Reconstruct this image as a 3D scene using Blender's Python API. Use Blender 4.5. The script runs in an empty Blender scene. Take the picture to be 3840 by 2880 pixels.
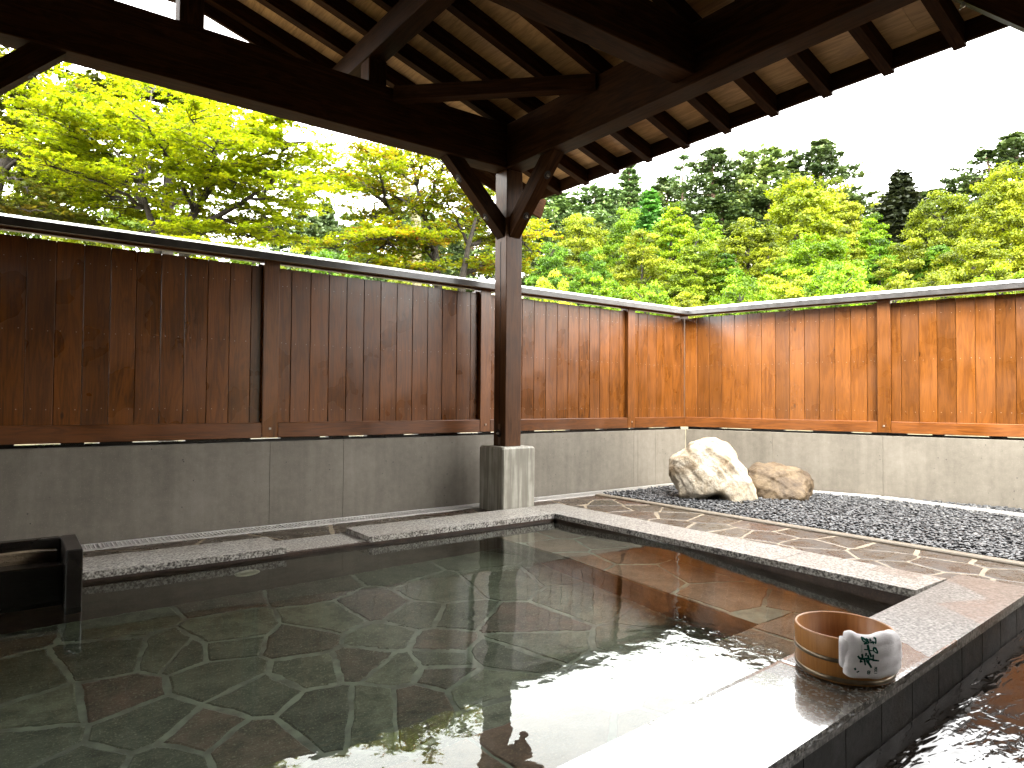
import bpy, bmesh, math, random
import numpy as np
from mathutils import Vector, Matrix
from mathutils.bvhtree import BVHTree
R = math.radians
rng = np.random.default_rng(7)
random.seed(7)
SC = bpy.context.scene
COL = SC.collection

# ------------------------------------------------------------------ camera
CAMH = 0.80
F, YAW, PITCH, ROLL = 1.30709497, 0.64694214, 0.02514698, 0.00743931
fwd = Vector((math.sin(YAW)*math.cos(PITCH), math.cos(YAW)*math.cos(PITCH), math.sin(PITCH)))
rgt0 = Vector((math.cos(YAW), -math.sin(YAW), 0)); up0 = rgt0.cross(fwd)
rgt = rgt0*math.cos(ROLL)+up0*math.sin(ROLL); upv = -rgt0*math.sin(ROLL)+up0*math.cos(ROLL)
cam = bpy.data.cameras.new('camera'); camo = bpy.data.objects.new('camera', cam); COL.objects.link(camo)
M = Matrix((rgt, upv, -fwd)).transposed().to_4x4(); M.translation = (0, 0, CAMH); camo.matrix_world = M
cam.sensor_width = 36; cam.lens = 18*F; cam.clip_end = 600; cam.clip_start = 0.02
SC.camera = camo
CP = Vector((0, 0, CAMH))

def ray(px, py):      # direction seen at a pixel of the 3840 x 2880 photograph (used to measure places)
    return rgt*((px-1920)/1920) - upv*((py-1440)/1920) + fwd*F
def at_r(px, py, r):  # the point at horizontal distance r along that direction
    d = ray(px, py); return CP + d*(r/math.hypot(d.x, d.y))

# ------------------------------------------------------------------ helpers
class MB:
    def __init__(s): s.v = []; s.f = []; s.t = []; s.m = []; s.tint = 0.5; s.mi = 0
    def add(s, vs, fs):
        o = len(s.v); s.v += [tuple(p) for p in vs]; s.t += [s.tint]*len(vs)
        for f in fs: s.f.append(tuple(i+o for i in f)); s.m.append(s.mi)
    def box(s, x0, x1, y0, y1, z0, z1):
        s.add([(x0,y0,z0),(x1,y0,z0),(x1,y1,z0),(x0,y1,z0),(x0,y0,z1),(x1,y0,z1),(x1,y1,z1),(x0,y1,z1)],
              [(3,2,1,0),(4,5,6,7),(0,1,5,4),(1,2,6,5),(2,3,7,6),(3,0,4,7)])
    def prism(s, poly, z0, z1):          # counter-clockwise polygon
        n = len(poly)
        s.add([(p[0],p[1],z0) for p in poly]+[(p[0],p[1],z1) for p in poly],
              [tuple(range(n-1,-1,-1)), tuple(range(n,2*n))]+[(i,(i+1)%n,n+(i+1)%n,n+i) for i in range(n)])
    def tube(s, pts, rad, sides=6):
        pts = [Vector(p) for p in pts]; n = len(pts); vs = []; fs = []
        a = None
        for i, p in enumerate(pts):
            d = (pts[min(i+1,n-1)]-pts[max(i-1,0)])
            if d.length < 1e-9: d = Vector((0,0,1))
            d.normalize()
            if a is None: a = d.orthogonal().normalized()
            a = (a - d*a.dot(d))
            if a.length < 1e-6: a = d.orthogonal()
            a.normalize(); b = d.cross(a)
            r = rad[i] if hasattr(rad,'__len__') else rad
            for k in range(sides):
                w = 2*math.pi*k/sides; vs.append(p+(a*math.cos(w)+b*math.sin(w))*r)
        for i in range(n-1):
            for k in range(sides):
                k2 = (k+1)%sides; fs.append((i*sides+k, i*sides+k2, (i+1)*sides+k2, (i+1)*sides+k))
        fs.append(tuple(range(sides-1,-1,-1))); fs.append(tuple((n-1)*sides+k for k in range(sides)))
        s.add(vs, fs)
    def build(s, name, mats, parent=None, bevel=0, smooth=False, off=None):
        me = bpy.data.meshes.new(name); me.from_pydata(s.v, [], s.f)
        a = me.attributes.new('tint', 'FLOAT', 'POINT'); a.data.foreach_set('value', np.array(s.t, dtype=np.float32))
        if not isinstance(mats, (list, tuple)): mats = [mats]
        for m in mats: me.materials.append(m)
        if len(mats) > 1: me.polygons.foreach_set('material_index', np.array(s.m, dtype=np.int32))
        if bevel or smooth:
            bm = bmesh.new(); bm.from_mesh(me)
            if bevel:
                bmesh.ops.bevel(bm, geom=[e for e in bm.edges if e.is_manifold and e.calc_face_angle(0) > 0.5], offset=bevel, segments=1, affect='EDGES', clamp_overlap=True)
            if smooth:
                for f in bm.faces: f.smooth = True
            bm.to_mesh(me); bm.free()
        me.update()
        o = bpy.data.objects.new(name, me); COL.objects.link(o)
        if parent is not None: adopt(o, parent)
        return o
def adopt(o, parent):
    o.parent = parent
    top = parent
    mw = Matrix.Identity(4); p = parent
    while p is not None:
        mw = p.matrix_basis @ mw if p.parent is None else p.matrix_parent_inverse @ p.matrix_basis @ mw
        p = p.parent
    o.matrix_parent_inverse = mw.inverted()
def thing(name, label, cat, loc=(0,0,0), group=None):
    o = bpy.data.objects.new(name, None); COL.objects.link(o); o.location = loc; o.empty_display_size = 0.1
    tag(o, label, cat, group); return o
def tag(o, label, cat, group=None):
    o['label'] = label; o['category'] = cat
    if group: o['group'] = group
    return o
def struct(o, kind='structure'): o['kind'] = kind; return o
def beam(name, p0, p1, w, h, mat, parent, bevel=0.004, up=(0,0,1)):
    """square timber; its own local X runs along the grain"""
    p0 = Vector(p0); p1 = Vector(p1); x = (p1-p0); L = x.length; x.normalize()
    y = Vector(up).cross(x).normalized(); z = x.cross(y)
    mb = MB(); mb.tint = random.random(); mb.box(0, L, -w/2, w/2, -h/2, h/2)
    o = mb.build(name, mat, None, bevel)
    m = Matrix((x, y, z)).transposed().to_4x4(); m.translation = p0
    o.matrix_basis = m
    if parent is not None: adopt(o, parent)
    return o
def fastmesh(name, verts, polys_n, k, mats, tint=None):
    """verts (N*k,3) array, polys_n polygons with k corners each, no sharing"""
    me = bpy.data.meshes.new(name)
    me.vertices.add(len(verts)); me.vertices.foreach_set('co', np.asarray(verts, dtype=np.float32).ravel())
    me.loops.add(polys_n*k); me.loops.foreach_set('vertex_index', np.arange(polys_n*k, dtype=np.int32))
    me.polygons.add(polys_n); me.polygons.foreach_set('loop_start', np.arange(0, polys_n*k, k, dtype=np.int32))
    me.polygons.foreach_set('loop_total', np.full(polys_n, k, dtype=np.int32))
    if tint is not None:
        a = me.attributes.new('tint', 'FLOAT', 'POINT'); a.data.foreach_set('value', np.repeat(tint, k).astype(np.float32))
    for m in (mats if isinstance(mats,(list,tuple)) else [mats]): me.materials.append(m)
    me.update(calc_edges=True); me.validate(); return me

# ------------------------------------------------------------------ materials
class NT:
    def __init__(s, name):
        s.m = bpy.data.materials.new(name); s.m.use_nodes = True; s.t = s.m.node_tree; s.t.nodes.clear()
        s.out = s.n('ShaderNodeOutputMaterial')
    def n(s, ty, **kw):
        nd = s.t.nodes.new(ty)
        for k, v in kw.items():
            if k.startswith('i_'):
                key = k[2:]; key = int(key) if key.isdigit() else key.replace('_', ' ')
                nd.inputs[key].default_value = v
            else: setattr(nd, k, v)
        return nd
    def l(s, a, b): s.t.links.new(a, b)
    def math(s, op, a, b=None, c=None, clamp=False):
        nd = s.n('ShaderNodeMath', operation=op, use_clamp=clamp)
        for i, v in enumerate((a, b, c)):
            if v is None: continue
            if hasattr(v, 'is_linked'): s.l(v, nd.inputs[i])
            else: nd.inputs[i].default_value = v
        return nd.outputs[0]
    def mix(s, fac, a, b, ty='MIX'):
        nd = s.n('ShaderNodeMix', data_type='RGBA', blend_type=ty)
        for i, v in ((0, fac), (6, a), (7, b)):
            if hasattr(v, 'is_linked'): s.l(v, nd.inputs[i])
            else: nd.inputs[i].default_value = (*v, 1) if hasattr(v, '__len__') and len(v) == 3 else v
        return nd.outputs[2]
    def ramp(s, fac, stops):
        nd = s.n('ShaderNodeValToRGB'); e = nd.color_ramp.elements
        while len(e) < len(stops): e.new(0.5)
        for k, (p, c) in enumerate(stops):
            e[k].position = p; e[k].color = (*c, 1) if hasattr(c, '__len__') else (c, c, c, 1)
        s.l(fac, nd.inputs[0]); return nd.outputs[0]
    def maprange(s, v, a, b, c, d):
        nd = s.n('ShaderNodeMapRange', interpolation_type='SMOOTHSTEP'); s.l(v, nd.inputs[0])
        for i, x in enumerate((a, b, c, d)): nd.inputs[i+1].default_value = x
        return nd.outputs[0]
    def coords(s, scale=(1,1,1), src='Object', shift=None):
        tc = s.n('ShaderNodeTexCoord'); mp = s.n('ShaderNodeMapping'); mp.inputs['Scale'].default_value = scale
        v = tc.outputs[src]
        if shift is not None:
            ad = s.n('ShaderNodeVectorMath', operation='ADD'); s.l(v, ad.inputs[0]); s.l(shift, ad.inputs[1]); v = ad.outputs[0]
        s.l(v, mp.inputs[0]); return mp.outputs[0]
    def noise(s, vec, scale=5, detail=6, rough=0.55, dist=0):
        nd = s.n('ShaderNodeTexNoise', i_Scale=scale, i_Detail=detail, i_Roughness=rough, i_Distortion=dist)
        s.l(vec, nd.inputs['Vector']); return nd.outputs['Fac']
    def voro(s, vec, scale=5, feature='F1', out='Distance'):
        nd = s.n('ShaderNodeTexVoronoi', feature=feature, i_Scale=scale); s.l(vec, nd.inputs['Vector']); return nd.outputs[out]
    def attr(s, name='tint', out='Fac'):
        return s.n('ShaderNodeAttribute', attribute_name=name).outputs[out]
    def bump(s, h, strength=0.5, dist=0.01):
        nd = s.n('ShaderNodeBump', i_Strength=strength, i_Distance=dist); s.l(h, nd.inputs['Height']); return nd.outputs[0]
    def pbr(s, color, rough=0.5, normal=None, metal=0, spec=0.5, coat=0, coat_rough=0.1):
        p = s.n('ShaderNodeBsdfPrincipled')
        for key, v in (('Base Color', color), ('Roughness', rough), ('Metallic', metal), ('Specular IOR Level', spec), ('Coat Weight', coat), ('Coat Roughness', coat_rough)):
            if hasattr(v, 'is_linked'): s.l(v, p.inputs[key])
            else: p.inputs[key].default_value = (*v, 1) if hasattr(v, '__len__') else v
        if normal is not None: s.l(normal, p.inputs['Normal'])
        s.l(p.outputs[0], s.out.inputs[0]); return p

def wood(name, dark, light, axis='X', rough=(0.35, 0.55), knots=0.0, coat=0.0, fine=1.0, spec=0.5, blotch=0.35, knotsize=0.07):
    t = NT(name)
    tn = t.attr('tint')
    sh = t.n('ShaderNodeCombineXYZ'); t.l(t.math('MULTIPLY', tn, 37.0), sh.inputs[0]); t.l(t.math('MULTIPLY', tn, 23.0), sh.inputs[1]); t.l(t.math('MULTIPLY', tn, 51.0), sh.inputs[2])
    sc = {'X': (0.9, 9, 9), 'Y': (9, 0.9, 9), 'Z': (9, 9, 0.9)}[axis]
    v = t.coords(sc, shift=sh.outputs[0])
    g1 = t.noise(v, 2.2, 6, 0.6, 0.9)
    ring = t.math('PINGPONG', t.math('MULTIPLY', g1, 9.0), 1.0)
    sc2 = tuple(x*(5 if x > 2 else 1.5) for x in sc)
    g2 = t.noise(t.coords(sc2, shift=sh.outputs[0]), 3.0, 5, 0.6)
    blo = t.noise(t.coords((1.5, 1.5, 1.5), shift=sh.outputs[0]), 2.0, 3, 0.5)
    f = t.math('ADD', t.math('MULTIPLY', ring, 0.38*fine), t.math('MULTIPLY', g2, 0.75))
    f = t.math('ADD', f, t.math('MULTIPLY', t.math('SUBTRACT', blo, 0.5), blotch*2.2), clamp=True)
    c = t.ramp(f, [(0.12, dark), (0.85, light)])
    val = t.math('ADD', 0.80, t.math('MULTIPLY', tn, 0.40))
    cc = t.n('ShaderNodeCombineXYZ')
    for i in range(3): t.l(val, cc.inputs[i])
    c = t.mix(1.0, c, cc.outputs[0], 'MULTIPLY')
    if knots:
        ks = {'X': (1.6, 7, 7), 'Y': (7, 1.6, 7), 'Z': (6.5, 6.5, 2.6)}[axis]
        kd = t.voro(t.coords(ks, shift=sh.outputs[0]), 1.0)
        k = t.maprange(kd, knotsize*0.5, knotsize*1.8, 1.0, 0.0)
        c = t.mix(t.math('MULTIPLY', k, knots), c, tuple(x*0.28 for x in dark))
    rg = t.maprange(blo, 0.3, 0.7, rough[0], rough[1])
    t.pbr(c, rg, t.bump(g2, 0.25, 0.003), spec=spec, coat=coat, coat_rough=0.12)
    return t.m

DARK = wood('dark_stained_timber', (0.0073, 0.0029, 0.0009), (0.0372, 0.0149, 0.0045), 'X', (0.55, 0.7), 0.3, blotch=0.25, spec=0.04)
POSTW = wood('post_timber', (0.0255, 0.0095, 0.0032), (0.0892, 0.0348, 0.0106), 'X', (0.38, 0.55), 0.5, coat=0.03, blotch=0.3, knotsize=0.05, spec=0.22)
BOARD = wood('pale_roof_board', (0.2444, 0.1274, 0.0438), (0.4888, 0.2806, 0.1066), 'Y', (0.5, 0.65), 0.5, fine=1.3, blotch=0.25)
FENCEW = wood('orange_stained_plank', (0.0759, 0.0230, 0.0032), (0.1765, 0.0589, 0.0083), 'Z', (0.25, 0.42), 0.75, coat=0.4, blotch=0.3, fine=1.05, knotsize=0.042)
FENCED = wood('shade_darkened_stain_plank', (0.040, 0.0122, 0.0017), (0.160, 0.051, 0.0066), 'Z', (0.25, 0.42), 0.8, coat=0.22, blotch=0.3, fine=1.1, knotsize=0.042)  # dark stain, deepened further to carry the shade on the left fence
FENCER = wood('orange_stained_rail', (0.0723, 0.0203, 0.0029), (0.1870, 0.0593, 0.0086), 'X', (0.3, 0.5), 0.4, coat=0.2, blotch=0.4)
FENCE_SHADE_R = wood('shade_darkened_stain_rail', (0.036, 0.0105, 0.0014), (0.12, 0.037, 0.0048), 'X', (0.3, 0.5), 0.4, coat=0.2, blotch=0.4)  # rail stain likewise deepened for the left fence's shade
HINOKI = wood('cypress_stave', (0.2465, 0.0935, 0.0170), (0.3910, 0.1700, 0.0391), 'Z', (0.38, 0.5), 0.0, fine=0.8, blotch=0.2)
TROUGHW = wood('black_trough_timber', (0.004, 0.0035, 0.003), (0.014, 0.011, 0.009), 'X', (0.18, 0.35), 0.0)

def concrete():
    t = NT('fair_faced_concrete'); v = t.coords()
    a = t.noise(v, 1.7, 5, 0.6); b = t.noise(v, 18, 6, 0.7); st = t.noise(t.coords((7, 7, 0.5)), 2.0, 4, 0.6)
    f = t.math('ADD', t.math('MULTIPLY', a, 0.5), t.math('ADD', t.math('MULTIPLY', b, 0.35), t.math('MULTIPLY', st, 0.3)))
    c = t.ramp(f, [(0.38, (0.095, 0.083, 0.064)), (0.58, (0.150, 0.133, 0.105)), (0.8, (0.215, 0.194, 0.158))])
    pit = t.voro(v, 21); pr = t.noise(v, 5, 2)
    pm = t.math('MULTIPLY', t.maprange(pit, 0.06, 0.11, 1, 0), t.maprange(pr, 0.5, 0.56, 0, 1))
    c = t.mix(t.math('MULTIPLY', pm, 0.85), c, (0.03, 0.026, 0.02))
    sp = t.maprange(t.noise(v, 160, 2, 0.5), 0.6, 0.75, 0, 0.4)
    c = t.mix(sp, c, (0.36, 0.33, 0.27))
    t.pbr(c, 0.72, t.bump(b, 0.3, 0.004)); return t.m
CONC = concrete()
def pier_concrete():
    t = NT('streaked_pier_concrete'); v = t.coords()
    a = t.noise(v, 3, 5, 0.6); st = t.noise(t.coords((22, 22, 1.1)), 1.6, 5, 0.55, 0.4)
    f = t.math('ADD', t.math('MULTIPLY', a, 0.4), t.math('MULTIPLY', st, 0.6))
    c = t.ramp(f, [(0.36, (0.15, 0.138, 0.108)), (0.5, (0.22, 0.205, 0.165)), (0.6, (0.36, 0.345, 0.29))])
    t.pbr(c, 0.6, t.bump(t.noise(v, 30, 5, 0.6), 0.25, 0.003)); return t.m
PIER = pier_concrete()
def granite(name, k):
    t = NT(name); v = t.coords()
    n1 = t.noise(v, 95, 2, 0.55); n2 = t.noise(v, 45, 3, 0.65); n3 = t.noise(v, 3, 3, 0.5)
    f = t.math('ADD', t.math('MULTIPLY', n1, 0.65), t.math('MULTIPLY', n2, 0.35))
    c = t.ramp(f, [(p, tuple(x*k for x in q)) for p, q in [(0.38, (0.012, 0.010, 0.009)), (0.44, (0.042, 0.039, 0.035)), (0.52, (0.118, 0.112, 0.101)), (0.62, (0.205, 0.198, 0.182))]])
    c = t.mix(t.maprange(n3, 0.35, 0.65, 0.0, 0.25), c, tuple(k*x for x in (0.085, 0.07, 0.055)), 'MIX')
    w = t.attr('wet'); wn = t.noise(v, 24, 5, 0.65)
    wet = t.maprange(t.math('ADD', w, t.math('MULTIPLY', t.math('SUBTRACT', wn, 0.5), 0.5)), 0.42, 0.5, 0.0, 1.0)
    c = t.mix(t.math('MULTIPLY', wet, 0.5), c, (0.6, 0.57, 0.53), 'MULTIPLY')
    sx = t.n('ShaderNodeSeparateXYZ'); t.l(v, sx.inputs[0]); crg = t.maprange(sx.outputs[0], 2.1, 2.8, 0.03, 0.34)
    rip = t.noise(t.coords((1, 1, 1)), 30, 3, 0.5)
    p = t.pbr(c, t.math('SUBTRACT', 0.36, t.math('MULTIPLY', wet, 0.14)), t.bump(n2, 0.25, 0.0015), coat=wet, coat_rough=crg)
    p.inputs['Coat IOR'].default_value = 1.42
    rip = t.math('MULTIPLY', rip, t.maprange(sx.outputs[0], 2.05, 2.6, 0.06, 1.0))
    t.l(t.bump(rip, 1.0, 0.0032), p.inputs['Coat Normal'])
    return t.m
GRANITE = granite('wet_granite', 1.3); GRANITE_R = granite('damp_granite', 2.4); GRANITE_DRY = granite('dry_granite', 2.9)
def flag(name, wetr, cols, coat=0.0, sc=1.0):
    t = NT(name); tn = t.attr('tint'); v = t.coords()
    base = t.ramp(tn, cols)
    n1 = t.noise(v, 9, 6, 0.65); n2 = t.noise(t.coords((1.4, 3.5, 2)), 22, 6, 0.7, 0.5); n3 = t.noise(v, 130, 2, 0.6)
    c = t.mix(t.maprange(n1, 0.32, 0.68, 0, 0.8), base, tuple(x*0.55 for x in cols[0][1]))
    c = t.mix(t.maprange(n2, 0.45, 0.7, 0, 0.45), c, t.mix(0.5, base, tuple(x*1.5 for x in cols[-1][1])))
    c = t.mix(t.maprange(n3, 0.55, 0.7, 0, 0.35), c, tuple(x*2.2 for x in cols[-1][1]))
    t.pbr(c, t.maprange(n1, 0.35, 0.65, wetr[0], wetr[1]), t.bump(n2, 0.55, 0.006), coat=coat, coat_rough=0.08); return t.m
DECKC = [(0.0, (0.0333, 0.0223, 0.0106)), (0.3, (0.0475, 0.0292, 0.0138)), (0.55, (0.0459, 0.0216, 0.0100)), (0.75, (0.0673, 0.0237, 0.0112)), (1.0, (0.0507, 0.0377, 0.0212))]
FLAG = flag('wet_flagstone', (0.16, 0.5), DECKC, 0.25)
POOLC = [(0.0, (0.030, 0.036, 0.021)), (0.22, (0.062, 0.070, 0.042)), (0.42, (0.095, 0.105, 0.066)), (0.6, (0.036, 0.030, 0.018)), (0.82, (0.062, 0.030, 0.018)), (1.0, (0.11, 0.115, 0.075))]
PFLAG = flag('pool_flagstone', (0.5, 0.7), POOLC)
BENCHC = [(0.0, (0.0800, 0.0496, 0.0272)), (0.5, (0.0920, 0.0440, 0.0224)), (1.0, (0.1040, 0.0688, 0.0384))]
BFLAG = flag('bench_flagstone', (0.5, 0.7), BENCHC)
WALLF = flag('pool_wall_stone', (0.4, 0.6), [(0, (0.035, 0.020, 0.012)), (1, (0.055, 0.028, 0.016))])
LOWF = flag('dark_wet_stone', (0.5, 0.7), [(0, (0.011, 0.009, 0.007)), (1, (0.02, 0.0155, 0.012))])
def plain(name, c, rough=0.6, nscale=20, var=0.35, metal=0, spec=0.5, bump=0.2, coat=0):
    t = NT(name); n = t.noise(t.coords(), nscale, 5, 0.6)
    col = t.mix(t.maprange(n, 0.3, 0.7, 0, 1), tuple(x*(1-var) for x in c), tuple(min(1, x*(1+var)) for x in c))
    t.pbr(col, rough, t.bump(n, bump, 0.003), metal=metal, spec=spec, coat=coat); return t.m
MORTAR = plain('pale_mortar', (0.2125, 0.1708, 0.1150), 0.6, 40)
PMORTAR = plain('pool_mortar', (0.098, 0.108, 0.080), 0.6, 9, 0.45)
KERBM = plain('pale_kerb_stone', (0.1700, 0.1403, 0.1020), 0.5, 30, 0.15)
STEEL = plain('stainless_steel', (0.72, 0.70, 0.67), 0.42, 30, 0.1, metal=0.55)
BOLT = plain('steel_bolt', (0.42, 0.38, 0.32), 0.35, 30, 0.2, metal=1.0)
RUSTP = plain('brown_painted_plate', (0.10, 0.052, 0.03), 0.35, 20)
HOLE = plain('shadowed_recess', (0.006, 0.004, 0.003), 0.8)
CAPM = plain('dark_sheet_metal', (0.055, 0.052, 0.05), 0.33, 14, 0.25, metal=0.0, coat=0.3)
CAPTOP = plain('galvanised_capping', (0.48, 0.48, 0.47), 0.25, 6, 0.1, metal=0.6)
RAWW = wood('raw_rail_timber', (0.16, 0.085, 0.036), (0.30, 0.18, 0.085), 'X', (0.5, 0.6), 0.0)
NAIL = plain('nail_head', (0.5, 0.47, 0.42), 0.3, metal=0.5, var=0.05)
BRASS = plain('bronze_hoop', (0.15, 0.115, 0.075), 0.3, 40, 0.25, metal=0.7)
SOILM = plain('leaf_litter_soil', (0.085, 0.07, 0.035), 0.9, 3, 0.5)
INKM = plain('green_ink', (0.006, 0.055, 0.044), 0.8, 60, 0.2, spec=0.1)
FAINT = plain('faint_ink', (0.42, 0.44, 0.43), 0.8, 60, 0.1, spec=0.1)
ROOFM = plain('dark_roof_sheet', (0.05, 0.045, 0.04), 0.5)
PLASTER = plain('dark_house_wall', (0.03, 0.02, 0.012), 0.7)
BARK = plain('grey_brown_bark', (0.022, 0.017, 0.011), 0.85, 25, 0.5, bump=0.6)
BARKP = plain('reddish_pine_bark', (0.085, 0.05, 0.03), 0.85, 25, 0.4, bump=0.6)
BARKG = plain('pale_mossy_bark', (0.13, 0.115, 0.06), 0.85, 25, 0.4, bump=0.6)
def towelm():
    t = NT('white_towelling'); n = t.noise(t.coords(), 420, 2, 0.6); n2 = t.noise(t.coords(), 60, 3)
    p = t.pbr(t.mix(n2, (0.70, 0.66, 0.66), (0.80, 0.77, 0.77)), 0.95, t.bump(n, 0.7, 0.002), spec=0.1)
    p.inputs['Sheen Weight'].default_value = 0.3; return t.m
TOWEL = towelm()
def pebblem():
    t = NT('black_river_pebble'); tn = t.attr('tint')
    c = t.ramp(tn, [(0, (0.013, 0.014, 0.016)), (0.6, (0.036, 0.038, 0.042)), (0.92, (0.075, 0.078, 0.08)), (1, (0.13, 0.127, 0.12))])
    t.pbr(c, 0.36, coat=0.3, coat_rough=0.16); return t.m
PEBBLE = pebblem()
def rockm(name, a, b, stain, amt):
    t = NT(name); v = t.coords()
    n1 = t.noise(v, 7, 8, 0.68, 0.5); n2 = t.noise(v, 45, 6, 0.7); n3 = t.noise(v, 2.6, 4, 0.6, 0.8)
    c = t.mix(t.maprange(n1, 0.35, 0.65, 0, 1), a, b)
    c = t.mix(t.math('MULTIPLY', t.maprange(n3, 0.47, 0.64, 0, 1), amt), c, stain)
    cr = t.math('MULTIPLY', t.maprange(t.voro(t.coords((1, 1, 1.6)), 6, 'DISTANCE_TO_EDGE'), 0.0, 0.03, 1, 0), t.maprange(n1, 0.45, 0.6, 0, 1))
    c = t.mix(t.math('MULTIPLY', cr, 0.25), c, (0.05, 0.035, 0.018))
    c = t.mix(t.maprange(n2, 0.57, 0.7, 0, 0.6), c, tuple(x*0.35 for x in a))
    h = t.math('ADD', t.math('MULTIPLY', n1, 0.6), t.math('MULTIPLY', n2, 0.4))
    t.pbr(c, 0.65, t.bump(h, 0.8, 0.03)); return t.m
ROCKA = rockm('pale_ochre_boulder', (0.3060, 0.2422, 0.1530), (0.5270, 0.4675, 0.3740), (0.2040, 0.1190, 0.0467), 0.55)
ROCKB = rockm('brown_boulder', (0.0748, 0.0479, 0.0234), (0.1672, 0.1176, 0.0640), (0.0440, 0.0260, 0.0117), 0.8)
def waterm():
    t = NT('clear_spring_water'); v = t.coords()
    a = t.noise(t.coords((1, 1.25, 1)), 5.5, 2, 0.5); b = t.noise(v, 17, 2, 0.5, 0.4)
    far = t.maprange(t.noise(v, 1.1, 2, 0.5), 0.42, 0.62, 0.35, 1.5)
    h = t.math('ADD', t.math('MULTIPLY', a, 1.0), t.math('MULTIPLY', t.math('MULTIPLY', b, 0.42), far))
    nm = t.bump(h, 1.0, 0.0013)
    g = t.n('ShaderNodeBsdfGlass', i_IOR=1.33, i_Roughness=0.0, i_Color=(0.93, 0.965, 0.925, 1)); t.l(nm, g.inputs['Normal'])
    t.l(g.outputs[0], t.out.inputs[0]); return t.m
WATER = waterm()
def wetfloor():
    t = NT('flooded_dark_floor'); v = t.coords()
    n1 = t.noise(t.coords((2.6, 10, 1)), 2.6, 2, 0.5, 0.5); n2 = t.noise(v, 26, 2, 0.5, 0.4)
    h = t.math('ADD', t.math('MULTIPLY', n1, 1.0), t.math('MULTIPLY', n2, 0.22))
    dry = t.maprange(t.math('ADD', t.noise(v, 2.6, 3, 0.6), t.math('MULTIPLY', n2, 0.5)), 0.80, 0.9, 0, 1)
    c = t.mix(n2, (0.007, 0.0055, 0.0045), (0.02, 0.016, 0.013))
    p = t.pbr(c, 0.6, t.bump(n2, 0.8, 0.006), coat=1.0, coat_rough=0.015, spec=0.0)
    p.inputs['Coat IOR'].default_value = 1.4; t.l(t.bump(h, 1.0, 0.0036), p.inputs['Coat Normal']); return t.m
WETF = wetfloor()
def leafm(name, ramp, trans=0.45, usecolor=False, rough=0.55):
    t = NT(name); tn = t.attr('tint'); c = t.ramp(tn, ramp)
    if usecolor:
        oi = t.n('ShaderNodeObjectInfo'); c = t.mix(1.0, c, oi.outputs['Color'], 'MULTIPLY')
    d = t.n('ShaderNodeBsdfPrincipled', i_Roughness=rough); d.inputs['Specular IOR Level'].default_value = 0.25; t.l(c, d.inputs['Base Color'])
    tr = t.n('ShaderNodeBsdfTranslucent'); t.l(t.mix(1.0, c, (1.25, 1.25, 0.7), 'MULTIPLY'), tr.inputs[0])
    mx = t.n('ShaderNodeMixShader'); mx.inputs[0].default_value = trans
    t.l(d.outputs[0], mx.inputs[1]); t.l(tr.outputs[0], mx.inputs[2]); t.l(mx.outputs[0], t.out.inputs[0]); return t.m
MAPLE_L = leafm('lime_maple_leaf', [(0, (0.085, 0.135, 0.004)), (0.5, (0.20, 0.255, 0.005)), (1, (0.32, 0.33, 0.008))], 0.6)
MAPLE_O = leafm('orange_green_maple_leaf', [(0, (0.10, 0.16, 0.005)), (0.55, (0.21, 0.235, 0.006)), (0.8, (0.27, 0.18, 0.007)), (1, (0.28, 0.065, 0.01))], 0.6)
MAPLE_D = leafm('dull_green_leaf', [(0, (0.03, 0.045, 0.005)), (0.6, (0.085, 0.10, 0.008)), (1, (0.16, 0.12, 0.014))], 0.5)
PUFF = leafm('broadleaf_foliage', [(0, (0.034, 0.054, 0.004)), (0.5, (0.115, 0.146, 0.010)), (1, (0.25, 0.28, 0.036))], 0.4, True)
CONIF = leafm('conifer_needles', [(0, (0.024, 0.044, 0.015)), (0.6, (0.085, 0.122, 0.040)), (1, (0.17, 0.21, 0.065))], 0.15, True)

# ------------------------------------------------------------------ flagstones
def clip(poly, a, b, c):      # keep a*x+b*y<=c
    out = []
    for i in range(len(poly)):
        p, q = poly[i], poly[(i+1) % len(poly)]
        dp = a*p[0]+b*p[1]-c; dq = a*q[0]+b*q[1]-c
        if dp <= 0: out.append(p)
        if dp*dq < 0:
            t = dp/(dp-dq); out.append((p[0]+(q[0]-p[0])*t, p[1]+(q[1]-p[1])*t))
    return out
def cells(seeds, bounds, gap):
    x0, x1, y0, y1 = bounds; res = []
    for i, s in enumerate(seeds):
        poly = [(x0, y0), (x1, y0), (x1, y1), (x0, y1)]
        for j, q in enumerate(seeds):
            if i == j: continue
            a, b = q[0]-s[0], q[1]-s[1]; L = math.hypot(a, b)
            if L > 1.6 or L < 1e-4: continue
            a /= L; b /= L
            c = a*(s[0]+q[0])/2+b*(s[1]+q[1])/2 - gap*(0.6+0.8*random.random())
            poly = clip(poly, a, b, c)
            if len(poly) < 3: break
        res.append(poly)
    return res
def fill(seeds, bounds, dmin):
    x0, x1, y0, y1 = bounds; s = list(seeds)
    for _ in range(6000):
        p = (random.uniform(x0, x1), random.uniform(y0, y1))
        if all((p[0]-q[0])**2+(p[1]-q[1])**2 > (dmin*random.uniform(0.75, 1.3))**2 for q in s): s.append(p)
    return s
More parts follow.
